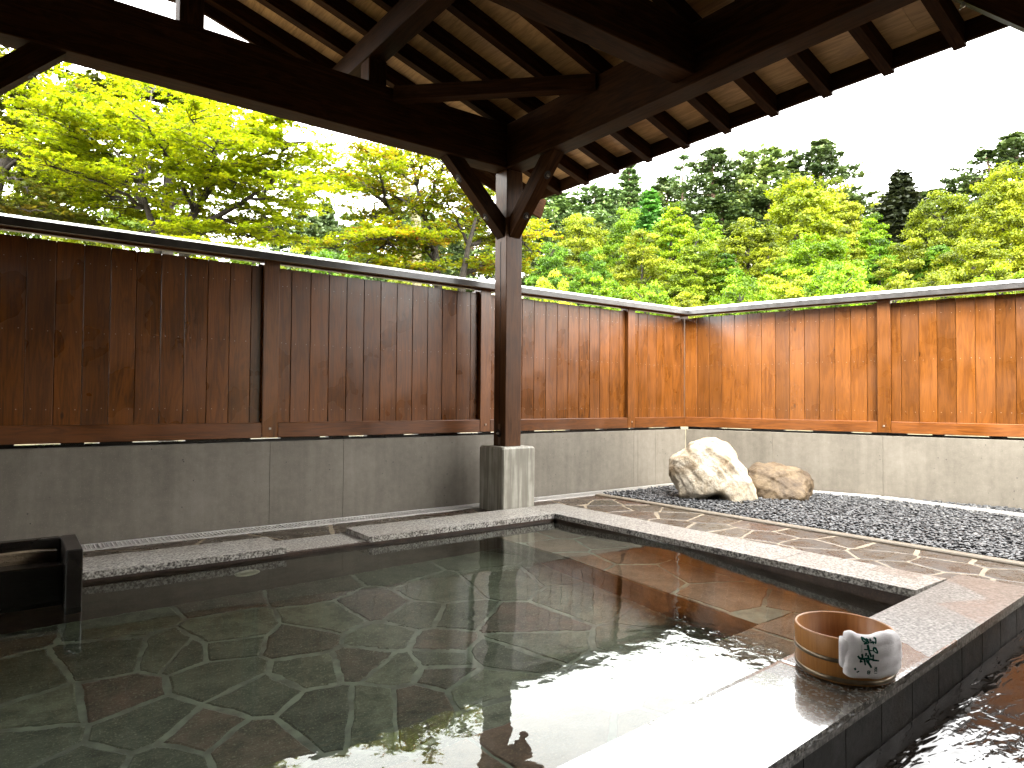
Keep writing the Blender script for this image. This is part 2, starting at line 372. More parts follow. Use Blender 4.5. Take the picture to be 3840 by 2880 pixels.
def rough_poly(poly, amp=0.004, step=0.05):
    out = []; n = len(poly)
    for i in range(n):
        p, q = poly[i], poly[(i+1) % n]; L = math.hypot(q[0]-p[0], q[1]-p[1]); k = max(1, int(L/step))
        nx, ny = (q[1]-p[1])/(L+1e-9), -(q[0]-p[0])/(L+1e-9)
        bow = random.uniform(-0.006, 0.006)
        for j in range(k):
            t = j/k; d = (random.uniform(-amp, amp) + bow*math.sin(math.pi*t)) if j else 0
            out.append((p[0]+(q[0]-p[0])*t+nx*d, p[1]+(q[1]-p[1])*t+ny*d))
    # round the corners a little
    return out
def area(poly): return abs(sum(poly[i][0]*poly[(i+1) % len(poly)][1]-poly[(i+1) % len(poly)][0]*poly[i][1] for i in range(len(poly))))/2
def stones(mb, polys, ztop, zbot, var=0.0015, tintf=None, bev=0.006):
    for poly in polys:
        if len(poly) < 3 or area(poly) < 0.0015: continue
        cx = sum(p[0] for p in poly)/len(poly); cy = sum(p[1] for p in poly)/len(poly)
        mb.tint = tintf(cx, cy) if tintf else random.random()
        rp = rough_poly(poly); n = len(rp); z = ztop+random.uniform(-var, var)
        inn = []
        for p in rp:
            d = math.hypot(p[0]-cx, p[1]-cy); k = max(0.5, (d-bev)/(d+1e-9)); inn.append((cx+(p[0]-cx)*k, cy+(p[1]-cy)*k))
        mb.add([(p[0], p[1], zbot) for p in rp]+[(p[0], p[1], z-bev*0.5) for p in rp]+[(p[0], p[1], z) for p in inn],
               [(i, (i+1) % n, n+(i+1) % n, n+i) for i in range(n)]+[(n+i, n+(i+1) % n, 2*n+(i+1) % n, 2*n+i) for i in range(n)]+[tuple(range(2*n, 3*n))])

# ================================================================== SETTING
RW0 = Vector((5.492, 4.35, 0)); RWD = Vector((math.cos(R(-75.93)), math.sin(R(-75.93)), 0)); RWN = Vector((-RWD.y, RWD.x, 0))   # right wall: start, direction, outward
def hill(x, y):
    r = math.hypot(x, y); az = math.degrees(math.atan2(x, y))      # from +Y towards +X
    sl = 0.10+0.15*min(1, max(0, (az-25)/18.0))
    return max(0.0, r-12.5)*sl
def ground_z(x, y):
    out = max(y-4.5, (Vector((x, y, 0))-RW0).dot(RWN)-0.12, -6-x, -5.5-y)
    k = min(1, max(0, out/0.5)); return -1.15*(1-k) + (-0.15+hill(x, y))*k
def make_ground():
    xs = np.concatenate([np.linspace(-120, -14, 18), np.linspace(-13, 14, 110), np.linspace(15, 120, 36)]); ys = np.concatenate([np.linspace(-60, -10, 10), np.linspace(-9, 14, 95), np.linspace(15, 130, 38)])
    mb = MB(); nx, ny = len(xs), len(ys)
    vs = [(x, y, ground_z(x, y)+(random.uniform(-.12, .12) if y > 6 or x > 8 else 0)) for y in ys for x in xs]
    fs = [(j*nx+i, j*nx+i+1, (j+1)*nx+i+1, (j+1)*nx+i) for j in range(ny-1) for i in range(nx-1)]
    mb.add(vs, fs); return struct(mb.build('ground', SOILM, smooth=True))
make_ground()

# paving: flagstone deck to the right of the pool and behind it
def make_paving():
    mb = MB()
    seeds = []
    K = lambda x, y: (2200+x*.7414, 1500+y*.7414)
    for p in [(90,520),(290,545),(480,585),(420,630),(620,600),(620,650),(710,668),(905,690),(1100,672),(1150,733),(1330,720),(1180,768),(1500,748),(1500,782),(1600,850),(1850,790),(2080,822),(1900,918),(1500,850)]:
        d = ray(*K(*p)); t = -CAMH/d.z; seeds.append((d.x*t, d.y*t))
    b = (-1.6, 4.01, 1.0, 4.135)
    seeds = [s for s in seeds if 3.3 < s[0] < 4.05]
    seeds = fill(seeds, (3.30, 4.02, 0.95, 4.13), 0.27); seeds = fill(seeds, (-1.6, 3.25, 3.8, 4.14), 0.42)
    polys = []
    for s, p in zip(seeds, cells(seeds, b, 0.010)):
        if len(p) < 3: continue
        p = clip(p, -1, 0, -3.325) if s[0] > 3.3 and s[1] < 3.8 else clip(p, 0, -1, -3.835)
        if len(p) >= 3: polys.append(p)
    stones(mb, polys, 0.0, -0.05, 0.0008, None, 0.0035)
    mb.mi = 1; mb.prism([(-1.6, 3.80), (3.28, 3.80), (3.28, 1.0), (4.02, 1.0), (4.02, 4.14), (-1.6, 4.14)], -0.12, -0.0022)
    return struct(mb.build('paving', [FLAG, MORTAR]))
make_paving()
mb = MB(); mb.box(4.02, 4.095, 1.0, 4.14, -0.1, 0.012); struct(mb.build('kerb', KERBM, bevel=0.006))
# lower wet floor by the bather's side
def make_lower_floor():
    mb = MB(); n = 2
    mb.prism([(-3.4, -3.4), (7, -3.4), (7, 0.99), (3.3, 0.99), (3.3, 0.93), (-3.4, 0.56)], -0.6, -0.118)
    mb.v = [(x, y, z+(y-0.9)*0.085 if z > -0.5 else z) for x, y, z in mb.v]      # tilted away from the pool so its wet film mirrors more sky
    return struct(mb.build('floor', WETF))
make_lower_floor()

# ================================================================== POOL
XI, YI = 3.015, 3.50          # inner faces: right and back
def fy(x): return 1.191+(x-3.019)*0.0537        # inner edge of the front coping
def oy(x): return 0.925+(x-3.33)*0.0541         # its outer edge
pool = thing('bathing_pool', 'sunken stone bathing pool with granite edge and flagstone floor full of clear water', 'pool', (1, 2.2, -0.6))
def make_pool():
    xl = -1.6
    # floor
    V = lambda x, y: (600+x*.6329, 2250+y*.6329)
    L8 = lambda x, y: (x*1.2206, 2000+y*1.2206)
    src = [V(*p) for p in [(830,215),(1310,190),(1020,95),(1270,30),(1690,210),(1190,330),(1400,370),(890,375),(370,410),(600,510),(980,580),(1660,315),(1660,390),(1270,560),(1500,540),(270,740),(480,790),(400,190),(100,280),(1760,80),(2000,260),(2080,120),(1520,70),(1900,470),(2050,620),(2050,810),(60,910),(2100,200)]]
    src += [L8(*p) for p in [(430,560),(320,375),(170,520),(330,485),(85,620),(60,440),(230,700),(700,330),(560,350)]]
    reds = {0, 3, 4, 5, 12, 14, 16, 15, 25, 31, 21}
    seeds = []; tints = []
    for i, p in enumerate(src):
        d = ray(*p).normalized(); t = (-0.02-CAMH)/d.z; P = CP+d*t; e = 1/1.33; c = -d.z; k = 1-e*e*(1-c*c)
        q = d*e+Vector((0, 0, 1))*(e*c-math.sqrt(k)); P = P+q*((-0.6+0.02)/q.z)
        if xl < P.x < 2.54 and P.y < 3.48: seeds.append((P.x, P.y)); tints.append(0.60+0.28*random.random() if i in reds else random.random()*0.45)
    seeds = fill(seeds, (xl, 2.6, 0.9, 3.55), 0.42)
    while len(tints) < len(seeds): tints.append(random.random()**1.3)
    mb = MB(); tm = {s: t for s, t in zip(seeds, tints)}
    def tf(x, y): return min(tm.items(), key=lambda kv: (kv[0][0]-x)**2+(kv[0][1]-y)**2)[1]
    stones(mb, cells(seeds, (xl, 2.545, 0.9, 3.495), 0.0095), -0.6, -0.65, 0.003, tf, 0.008)
    mb.mi = 1; mb.box(xl-.1, 2.6, 0.8, 3.6, -0.75, -0.604)
    mb.build('pool_floor', [PFLAG, PMORTAR], pool)
    # seat along the right and near sides
    mb = MB(); mb.tint = 0.3
    # risers as real walls
    mb.box(2.555, XI+.05, 1.66, YI+.03, -0.7, -0.312)
    mb.box(xl, XI+.05, 0.8, 1.632, -0.7, -0.312)
    r = mb.build('seat_riser', WALLF, pool)
    seeds = fill([], (xl, XI, 0.9, 3.5), 0.32)
    polys = []
    for s, p in zip(seeds, cells(seeds, (xl, XI-.002, 0.98, YI-.003), 0.009)):
        if len(p) < 3: continue
        p2 = clip(p, -1, 0, -2.547) if s[1] > 1.64 else clip(p, 0, 1, 1.64)
        if len(p2) >= 3: polys.append(p2)
    mb = MB(); stones(mb, polys, -0.30, -0.34, 0.002)
    mb.mi = 1; mb.box(2.549, XI, 1.645, YI, -0.312, -0.304); mb.box(xl, XI, 0.9, 1.637, -0.311, -0.3045)
    mb.build('seat', [BFLAG, PMORTAR], pool)
    # walls below the coping
    mb = MB(); mb.tint = 0.5
    mb.box(xl, XI+.25, YI, YI+.27, -0.8, -0.003)
    mb.box(XI, XI+.25, 1.0, YI-.002, -0.8, -0.003)
    mb.prism([(xl, oy(xl)+.03), (XI-.002, oy(XI)+.03), (XI-.002, fy(XI)-.004), (xl, fy(xl)-.004)], -0.8, -0.003)
    mb.box(xl-.2, xl, 0.5, 3.6, -0.8, 0.0)
    mb.build('pool_wall', WALLF, pool)
    # dark tile face under the front coping
    mb = MB()
    x = -1.6
    while x < 3.4:
        x2 = min(x+0.22, 3.44); mb.tint = random.random()
        mb.prism([(x+.002, oy(x)+.012), (x2-.002, oy(x2)+.012), (x2-.002, oy(x2)+.05), (x+.002, oy(x)+.05)], -0.29, -0.006); x = x2
    mb.build('tile_face', LOWF, pool)
    # disc of the water inlet on the back wall
    mb = MB(); n = 28
    c = (0.985, YI, -0.25); prof = [(0.062, 0.0), (0.062, 0.006), (0.052, 0.012), (0.0, 0.013)]
    vs = []; fs = []
    for r_, h in prof[:-1]:
        for k in range(n): w = 2*math.pi*k/n; vs.append((c[0]+r_*math.cos(w), c[1]-h, c[2]+r_*math.sin(w)))
    vs.append((c[0], c[1]-.013, c[2]))
    for j in range(2):
        for k in range(n): fs.append((j*n+k, (j+1)*n+k, (j+1)*n+(k+1) % n, j*n+(k+1) % n))
    for k in range(n): fs.append((2*n+k, len(vs)-1, 2*n+(k+1) % n))
    mb.add(vs, fs); mb.build('inlet_plate', plain('pale_inlet_plate', (0.42, 0.40, 0.30), 0.5), pool)
    # granite coping, slab by slab
    dry = [(2.30, 0.94), (2.50, 1.20), (3.05, 1.22), (3.25, 1.30), (3.315, 1.30), (3.27, 1.15), (3.12, 0.99), (2.884, 1.09), (2.735, 0.885), (2.26, 0.875)]
    def inside(x, y, poly):
        c = False; n = len(poly)
        for i in range(n):
            x1, y1 = poly[i]; x2, y2 = poly[(i+1) % n]
            if (y1 > y) != (y2 > y) and x < (x2-x1)*(y-y1)/(y2-y1)+x1: c = not c
        return c
    def slab(quad, z0, z1, wetf, name='coping_slab', step=0.025, mat=None):
        # quad: (a,b,c,d) counter-clockwise; a->b long side
        a, b, c, d = [Vector((*p, 0)) for p in quad]
        nu = max(2, int((b-a).length/step)); nv = max(2, int((d-a).length/step))
        bev = 0.005
        grid = []; wet = []
        ctr = (a+b+c+d)/4
        for j in range(nv+1):
            for i in range(nu+1):
                u, v = i/nu, j/nv; p = (a*(1-u)+b*u)*(1-v)+(d*(1-u)+c*u)*v
                edge = i in (0, nu) or j in (0, nv)
                z = z1-(0.0007 if edge else 0)
                grid.append((p.x, p.y, z)); wet.append(wetf(p.x, p.y))
        W = nu+1
        fs = [(j*W+i, j*W+i+1, (j+1)*W+i+1, (j+1)*W+i) for j in range(nv) for i in range(nu)]
        # sides
        loop = [i for i in range(nu+1)]+[j*W+nu for j in range(1, nv+1)]+[nv*W+i for i in range(nu-1, -1, -1)]+[j*W for j in range(nv-1, 0, -1)]
        o = len(grid); low = [(grid[k][0], grid[k][1], z0) for k in loop]
        n = len(loop)
        # inset the top ring a touch so that the arris reads
        fs += [(loop[(i+1) % n], loop[i], o+i, o+(i+1) % n) for i in range(n)]
        fs.append(tuple(o+i for i in range(n-1, -1, -1)))
        mbb = MB(); mbb.add(grid+low, fs); ob = mbb.build(name, mat or GRANITE, None)
        at = ob.data.attributes.new('wet', 'FLOAT', 'POINT'); at.data.foreach_set('value', np.array(wet+[0.0]*n, dtype=np.float32))
        adopt(ob, pool); return ob
    zt, zb = 0.03, -0.002
    def wetback(x, y): return 0.12
    slab([(-1.6, 3.497), (1.181, 3.497), (1.181, 3.83), (-1.6, 3.83)], zb, zt, wetback, mat=GRANITE_DRY)
    slab([(1.183, 3.53), (1.645, 3.53), (1.645, 3.83), (1.183, 3.83)], -0.05, 0.0, wetback, mat=GRANITE_DRY)
    slab([(1.648, 3.497), (3.016, 3.497), (3.016, 3.83), (1.648, 3.83)], zb, zt, wetback, mat=GRANITE_DRY)
    def wetright(x, y): return 0.12 if y > 1.5 else (0.9 if (x > 3.2 and not inside(x, y, dry)) else 0.1)
    for ya, yb in ((2.889, 3.83), (1.858, 2.886), (1.215, 1.855)):
        slab([(3.018, ya), (3.332, ya), (3.332, yb), (3.018, yb)], zb, zt, wetright, step=0.0125, mat=GRANITE_R)
    def wetfront(x, y):
        if inside(x, y, dry): return 0.05
        return 1.0
    xs = [-1.6, -0.20, 0.83, 1.862, 3.46]
    for x0, x1 in zip(xs[:-1], xs[1:]):
        y1b = fy(x1) if x1 < 3 else 1.212
        slab([(x0+.0006, oy(x0)), (x1-.0006, oy(x1)), (x1-.0006, y1b), (x0+.0006, fy(x0) if x0 < 2 else fy(x0))], -0.005, zt, wetfront, step=0.0125)
make_pool()
# the water
def reflection_swell(x, y):          # the slow swell added to lift the reflections: a low ridge across the far half, falling towards the bathers' edge
    q = y+0.12*(x-1.5)
    if q > 2.7: k = min(1, (q-2.7)/0.8); return 0.012*(1-k*k*(3-2*k))
    return 0.014-0.042*(2.7-q)*(1 if q < 2.4 else (2.7-q)/0.3*0.5+0.5)
def make_water():
    mb = MB(); xl = -1.6
    xs = list(np.linspace(xl, XI-.012, 60))+[XI-.006, XI-.002, XI+.0005]; ts = list(np.linspace(0, 1, 40))
    up = {XI-.006: .0006, XI-.002: .0022, XI+.0005: .0042}
    rows = []
    for t in ts: rows.append((lambda x, t=t: (fy(x)-.02)+(YI-.012-fy(x)+.02)*t, 0.0))
    for dy, dz in ((-.006, .0006), (-.002, .0022), (.0005, .0042)): rows.append((lambda x, dy=dy: YI+dy, dz))
    vs = []
    for fyy, dz in rows:
        for x in xs: y = fyy(x); vs.append((x, y, -0.02+reflection_swell(x, y)+max(dz, up.get(x, 0.0))))
    n = len(xs); mb.add(vs, [(j*n+i, j*n+i+1, (j+1)*n+i+1, (j+1)*n+i) for j in range(len(rows)-1) for i in range(n-1)])
    return struct(mb.build('water', WATER, smooth=True))
make_water()

# ================================================================== PAVILION
pav = thing('bath_pavilion', 'dark timber open pavilion with gable roof over the pool', 'pavilion', (2.98, 4.0, 0))
ZB, ZT = 2.51, 2.837
XP = [2.98, -0.375, -3.73]; YP = [4.0, 0.56, -2.88]
RX = -0.375
def roof_z(x): return 2.84-0.3*(abs(x-RX)-(2.905-RX))      # underside of the rafters
def bolt(parent, p, d, hole=(0.02, 0.034)):
    """a countersunk bolt head: dark cup and a domed nut"""
    d = Vector(d).normalized(); p = Vector(p); a = d.orthogonal().normalized(); b = d.cross(a); n = 16
    mb = MB(); mb.add([p+d*0.0012+(a*math.cos(w)*0.034+b*math.sin(w)*0.026) for w in [2*math.pi*k/n for k in range(n)]], [tuple(range(n))])
    mb.mi = 1
    mb.tube([p, p+d*0.008, p+d*0.012], [0.009, 0.009, 0.008], 10); mb.tube([p+d*0.010, p+d*0.02, p+d*0.023], [0.005, 0.005, 0.003], 8)
    return mb.build('bolt', [HOLE, BOLT], parent)
def make_pavilion():
    for ix, x in enumerate(XP):
        for iy, y in enumerate(YP):
            if ix == 1 and iy == 1: continue          # the middle of the bath stays free of posts
            zb = 0.478
            # pier
            if not (ix == 1 and iy == 2):
                mb = MB(); c = 0.012; h = 0.15
                pts = [(-h+c, -h), (h-c, -h), (h, -h+c), (h, h-c), (h-c, h), (-h+c, h), (-h, h-c), (-h, -h+c)]
                n = 8; vs = [(x+p[0], y+p[1], -0.9) for p in pts]+[(x+p[0], y+p[1], 0.452) for p in pts]+[(x+p[0]*0.93, y+p[1]*0.93, 0.466) for p in pts]
                fs = [(i, (i+1) % n, n+(i+1) % n, n+i) for i in range(n)]+[(n+i, n+(i+1) % n, 2*n+(i+1) % n, 2*n+i) for i in range(n)]+[tuple(range(2*n, 3*n))]
                mb.add(vs, fs); mb.build('pier', PIER, pav)
            po = beam('post', (x, y, 0.464), (x, y, ZB-.001), 0.146, 0.146, POSTW, pav, 0.004, up=(0, 1, 0))
            if ix == 0:
                mb = MB(); mb.box(x-.0775, x-.0735, y-.018, y+.010, 0.466, 0.63); mb.build('base_plate', RUSTP, po)
                mb = MB(); mb.box(x-.0745, x-.0728, y-.0035, y+.0035, 0.60, 1.98); mb.build('slot', HOLE, po)
                bolt(po, (x-.0775, y+.001, 0.56), (-1, 0, 0))
    # tie beams and eave beams
    for y in YP: beam('tie_beam', (-4.6, y, (ZB+ZT)/2), (2.98, y, (ZB+ZT)/2) if y != 0.56 else (2.98, y, (ZB+ZT)/2), 0.15, ZT-ZB, DARK, pav)
    beam('tie_beam', (-3.7, 2.31, 2.69), (2.905, 2.31, 2.69), 0.14, 0.27, DARK, pav)
    for x in (2.98, -3.73): beam('eave_beam', (x, -3.6, (ZB+ZT)/2+.0015), (x, 4.0755, (ZB+ZT)/2+.0015), 0.152, ZT-ZB, DARK, pav)
    beam('ridge_beam', (RX, -3.6, 3.66), (RX, 4.69, 3.66), 0.13, 0.22, DARK, pav)
    # purlins on their struts
    for sx in (1, -1):
        for k in (1, 2):
            xc = RX+sx*(1.12*k if k == 2 else 1.137)
            xc = {(1, 2): 1.866, (1, 1): 0.762, (-1, 1): -1.512, (-1, 2): -2.616}[(sx, k)]
            zb = roof_z(xc+sx*.065)-0.125; zb = 3.0 if k == 2 else 3.33
            beam('purlin', (xc, -3.6, zb+.08), (xc, 4.69, zb+.08), 0.13, 0.16, DARK, pav)
            for y in YP+[2.31]: beam('strut', (xc+.005, y, ZT-.03), (xc+.005, y, zb), 0.125, 0.125, DARK, pav, up=(0, 1, 0))
    for y in YP+[2.31]: beam('king_strut', (RX, y, ZT-.03), (RX, y, 3.56), 0.125, 0.125, DARK, pav, up=(0, 1, 0))
    # knee braces
    def brace(p_post, dirv):
        """from the face of a post up at 45 degrees to the beam; dirv = horizontal unit vector away from the post"""
        d = Vector(dirv); p = Vector(p_post)
        k = 0.054
        lo = p+d*0.0; a = Vector((p.x, p.y, 2.083))-d*0.03-Vector((0, 0, 0.03)); b = Vector((p.x, p.y, ZB))+d*0.43
        e = (b-a).normalized(); perp = Vector((d.x*-1, d.y*-1, 1)).normalized()
        # section cut square to the post and the beam: a prism in the plane of the brace
        w = 0.046; side = Vector((0, 0, 1)).cross(d)
        prof = [p+d*0.001+Vector((0, 0, 2.005)), p+d*0.505+Vector((0, 0, ZB-.001)), p+d*0.352+Vector((0, 0, ZB-.001)), p+d*0.001+Vector((0, 0, 2.158))]
        prof = [Vector((q.x, q.y, q.z-p.z)) if p.z else q for q in prof]
        x = (prof[1]-prof[0]).normalized(); y = side; z = x.cross(y)
        mloc = Matrix((x, y, z)).transposed().to_4x4(); mloc.translation = prof[0]; inv = mloc.inverted()
        mb = MB(); mb.tint = random.random()
        vs = [inv @ (q-side*w) for q in prof]+[inv @ (q+side*w) for q in prof]
        mb.add(vs, [(0, 1, 2, 3), (7, 6, 5, 4), (1, 0, 4, 5), (2, 1, 5, 6), (3, 2, 6, 7), (0, 3, 7, 4)])
        o = mb.build('knee_brace', DARK, None); o.matrix_basis = mloc; adopt(o, pav)
        nrm = Vector((d.x, d.y, -1)).normalized()
        for t in (0.27, 0.74): bolt(o, prof[0]+(prof[1]-prof[0])*t, nrm)
    for x in XP:
        for y in YP:
            if x == XP[1] and y == YP[1]: continue
            if y == 4.0 or y == -2.88:
                if x < 2: brace((x+.073, y, 0), (1, 0, 0))
                if x > -3: brace((x-.073, y, 0), (-1, 0, 0))
            if x in (2.98, -3.73):
                if y < 3: brace((x, y+.073, 0), (0, 1, 0))
                if y > -2: brace((x, y-.073, 0), (0, -1, 0))
    # horizontal corner braces
    a = Vector((2.905, 2.998, 2.793)); b = Vector((1.99, 3.925, 2.793)); beam('corner_brace', a, b, 0.085, 0.09, DARK, pav)
    beam('corner_brace', (2.905, -1.87, 2.793), (1.99, -2.805, 2.793), 0.085, 0.09, DARK, pav)
    # rafters
    ys = [3.965-0.3375*k+.029 for k in range(-2, 23)]
    for y in ys:
        for sx in (1, -1):
            xe = 3.776 if sx > 0 else 2*RX-3.776
            h = 0.108
            # rectangle sheared along the slope; plumb-cut ends
            x0 = RX; n = Vector((0, 0, 1))
            z0 = roof_z(x0); z1 = roof_z(xe)
            L = math.hypot(xe-x0, z1-z0); xdir = Vector((xe-x0, 0, z1-z0)).normalized(); ydir = Vector((0, 1, 0))*(1 if sx > 0 else -1); zdir = xdir.cross(ydir)
            mloc = Matrix((xdir, ydir, zdir)).transposed().to_4x4(); mloc.translation = (x0, y, z0); inv = mloc.inverted()
            q = [Vector((x0, y, z0)), Vector((xe, y, z1)), Vector((xe, y, z1+h)), Vector((x0, y, z0+h))]
            mb = MB(); mb.tint = random.random(); w = Vector((0, .029, 0))
            vs = [inv @ (v-w) for v in q]+[inv @ (v+w) for v in q]
            mb.add(vs, [(0, 1, 2, 3), (7, 6, 5, 4), (1, 0, 4, 5), (2, 1, 5, 6), (3, 2, 6, 7), (0, 3, 7, 4)])
            o = mb.build('rafter', DARK, None); o.matrix_basis = mloc; adopt(o, pav)
    # boarding
    mb = MB()
    for sx in (1, -1):
        xs = [2.405+0.2155*k for k in range(-14, 8)]; xs = [x for x in xs if RX < x < 3.78]; xs = [RX]+xs+[3.80]
        for xa, xb in zip(xs[:-1], xs[1:]):
            if xb-xa < 0.02: continue
            pa, pb = xa+.0016, xb-.0016
            if sx < 0: pa, pb = 2*RX-pb, 2*RX-pa
            yy = -3.75
            while yy < 4.70:
                y2 = min(4.70, yy+random.uniform(2.0, 3.9)); mb.tint = random.random()
                za, zc = roof_z(pa)+.109, roof_z(pb)+.109
                mb.add([(pa, yy+.001, za), (pb, yy+.001, zc), (pb, y2-.001, zc), (pa, y2-.001, za), (pa, yy+.001, za+.015), (pb, yy+.001, zc+.015), (pb, y2-.001, zc+.015), (pa, y2-.001, za+.015)],
                       [(3, 2, 1, 0), (4, 5, 6, 7), (0, 1, 5, 4), (1, 2, 6, 5), (2, 3, 7, 6), (3, 0, 4, 7)]); yy = y2
    mb.build('roof_boarding', BOARD, pav)
    mb = MB()
    for sx in (1, -1):
        xe = 3.83 if sx > 0 else 2*RX-3.83
        a = [(RX, -3.8), (xe, -3.8), (xe, 4.745), (RX, 4.745)]
        if sx < 0: a = a[::-1]
        lo = [(x, y, roof_z(x)+.128) for x, y in a]; hi = [(x, y, roof_z(x)+.165) for x, y in a]
        mb.add(lo+hi, [(3, 2, 1, 0), (4, 5, 6, 7), (0, 1, 5, 4), (1, 2, 6, 5), (2, 3, 7, 6), (3, 0, 4, 7)])
    mb.build('roof_covering', ROOFM, pav)
    # fascia boards on the eaves, barge boards on the gables
    for sx in (1, -1):
        xe = 3.760 if sx > 0 else 2*RX-3.760; z = roof_z(3.76)
        beam('fascia_board', (xe, -3.75, z+.012+.06), (xe, 4.70, z+.012+.06), 0.026, 0.118, DARK, pav)
    for y in (4.715, -3.76):
        for sx in (1, -1):
            # plumb-ended board following the slope
            xe = 3.93; pts = []
            for x, dz in ((RX, -.075), (3.872, -.078), (3.935, .118), (RX, .125)):
                X = x if sx > 0 else 2*RX-x; pts.append(Vector((X, y, roof_z(X)+dz)))
            xdir = (pts[1]-pts[0]).normalized(); ydir = Vector((0, 1, 0))*(1 if sx > 0 else -1); zdir = xdir.cross(ydir)
            mloc = Matrix((xdir, ydir, zdir)).transposed().to_4x4(); mloc.translation = pts[0]; inv = mloc.inverted(); w = Vector((0, .013, 0))
            mb = MB(); mb.tint = .9; vs = [inv @ (v-w) for v in pts]+[inv @ (v+w) for v in pts]
            f = [(0, 1, 2, 3), (7, 6, 5, 4), (1, 0, 4, 5), (2, 1, 5, 6), (3, 2, 6, 7), (0, 3, 7, 4)]
            mb.add(vs, f); o = mb.build('barge_board', DARK, None); o.matrix_basis = mloc; adopt(o, pav)
make_pavilion()

# ================================================================== WALLS AND FENCES
# a local frame: u along the wall, o away from the yard, z up
def frame(origin, d, n):
    m = Matrix((d, n, Vector((0, 0, 1)))).transposed().to_4x4(); m.translation = origin; return m
LW = frame(Vector((0, 4.35, 0)), Vector((1, 0, 0)), Vector((0, 1, 0)))
RWm = frame(RW0, RWD, RWN)
def place(o, m, parent=None):
    o.matrix_basis = m
    if parent is not None: adopt(o, parent)
    return o
def make_wall(m, joints, u0, u1, label, cuts):
    root = thing('concrete_wall', label, 'wall', m.translation, 'concrete base walls')
    us = [u0]+[j for j in joints if u0 < j < u1]+[u1]
    mb = MB()
    for a, b in zip(us[:-1], us[1:]):
        x0 = a+(.0007 if a != u0 else 0); x1 = b-(.0007 if b != u1 else 0)
        mb.box(x0, x1, 0, 0.17, -1.1, 0.527)
        
    o = mb.build('wall_panel', CONC, None, bevel=0.0015); place(o, m, root); return root
make_wall(LW, [1.352, 1.847, 4.733, 4.788, 5.034], -4.2, 5.49, 'grey concrete base wall below the dark long fence, running behind the pavilion post', 0)
make_wall(RWm, [0.856, 1.771], 0.004, 6.3, 'grey concrete base wall behind the two boulders and black gravel', 0)
def make_fence(m, u0, u1, posts, pitch_ref, label, end_corner, PW, PR):
    root = thing('wooden_fence', label, 'fence', tuple(m.translation+Vector((0, 0, 0.53))), 'plank fences on the concrete base walls')
    pw = 0.1; bays = []; ed = [u0]
    for p in posts: ed += [p-pw/2, p+pw/2]
    ed.append(u1)
    if end_corner == 'end': ed[-1] += 0.0406
    else: ed[0] -= 0.0406
    bays = [(ed[i], ed[i+1]) for i in range(0, len(ed), 2)]
    for p in posts:
        mb = MB(); mb.tint = random.uniform(.3, .7); mb.box(p-pw/2, p+pw/2, 0.012, 0.11, 0.5535, 1.69)
        po = place(mb.build('fence_post', PW, None, 0.003), m, root)
        mb = MB(); mb.tint = .3; mb.box(p-pw/2-.028, p-pw/2-.001, .052, .10, 1.655, 1.668)
        place(mb.build('packing_block', PW, None), m, root)
        mb = MB(); mb.box(p-.006, p+.006, .004, .012, .605, .617); place(mb.build('plug', NAIL, None), m, po)
    for a, b in bays:
        if b-a < 0.05: continue
        # planks
        mb = MB(); x = pitch_ref+math.floor((a-pitch_ref)/0.129)*0.129
        while x < b:
            xa, xb = max(a, x)+.0013, min(b, x+0.129)-.0013
            if xb-xa > 0.012:
                mb.tint = random.random(); mb.mi = 0
                dz = random.uniform(-.0015, .0015); dy = random.uniform(-.0012, .0012)
                c = 0.0022
                # plank with eased edges
                sec = [(xa, .052+c+dy), (xa+c, .052+dy), (xb-c, .052+dy), (xb, .052+c+dy), (xb, .074), (xa, .074)]
                n = 6; vs = [(p[0], p[1], .60) for p in sec]+[(p[0], p[1], 1.655+dz) for p in sec]
                mb.add(vs, [tuple(range(n-1, -1, -1)), tuple(range(n, 2*n))]+[(i, (i+1) % n, n+(i+1) % n, n+i) for i in range(n)])
                mb.mi = 1
                for z in (0.735, 1.165, 1.545):
                    for xx in (xa+.028, xb-.028):
                        if xb-xa > .08:
                            zz = z+random.uniform(-.006, .006); xx += random.uniform(-.004, .004); r = 0.0019
                            mb.add([(xx-r, .0515+dy-.0006, zz-r), (xx+r, .0515+dy-.0006, zz-r), (xx+r, .0515+dy-.0006, zz+r), (xx-r, .0515+dy-.0006, zz+r)], [(0, 1, 2, 3)])
            x += 0.129
        place(mb.build('plank_panel', [PW, NAIL], None), m, root)
        mb = MB(); mb.tint = .4; mb.box(a, b, .0535, .06, .61, .612); mb.box(a, b, .0745, .09, .60, 1.651)
        place(mb.build('backing_board', PW, None), m, root)
        mb = MB(); mb.tint = random.random(); mb.box(a+.0008, b-.0008, .0145, .105, .552, .649)
        place(mb.build('bottom_rail', PR, None, 0.003), m, root)
        mb = MB(); mb.tint = random.random(); mb.box(a+.0008, b-.0008, .018, .062, 1.676, 1.70)
        place(mb.build('top_rail', PR, None, 0.002), m, root)
    # sill strip on the concrete and little packers under the bottom rail
    mb = MB(); mb.box(u0, u1, .06, .13, .5272, .5425); place(mb.build('sill_strip', TROUGHW, None), m, root)
    x = u0
    while x < u1:
        w = random.uniform(.08, .4); mb = MB(); mb.box(x, min(u1, x+w), .061, .12, .5427, .5515); place(mb.build('packer', TROUGHW, None), m, root); x += w+random.uniform(.06, .45)
    if end_corner == 'end':
        mb = MB(); mb.tint = .4; mb.box(5.50, 5.63, .0762, .17, .5535, 1.689); place(mb.build('corner_post', PW, None), m, root)
    # capping: soffit board, dark front, sloping bright top
    e0 = u0; e1 = u1
    def capx(o, end):      # mitred at the corner
        return o*math.tan((math.pi-math.radians(180-(90-14.07)))/2)*0 + end
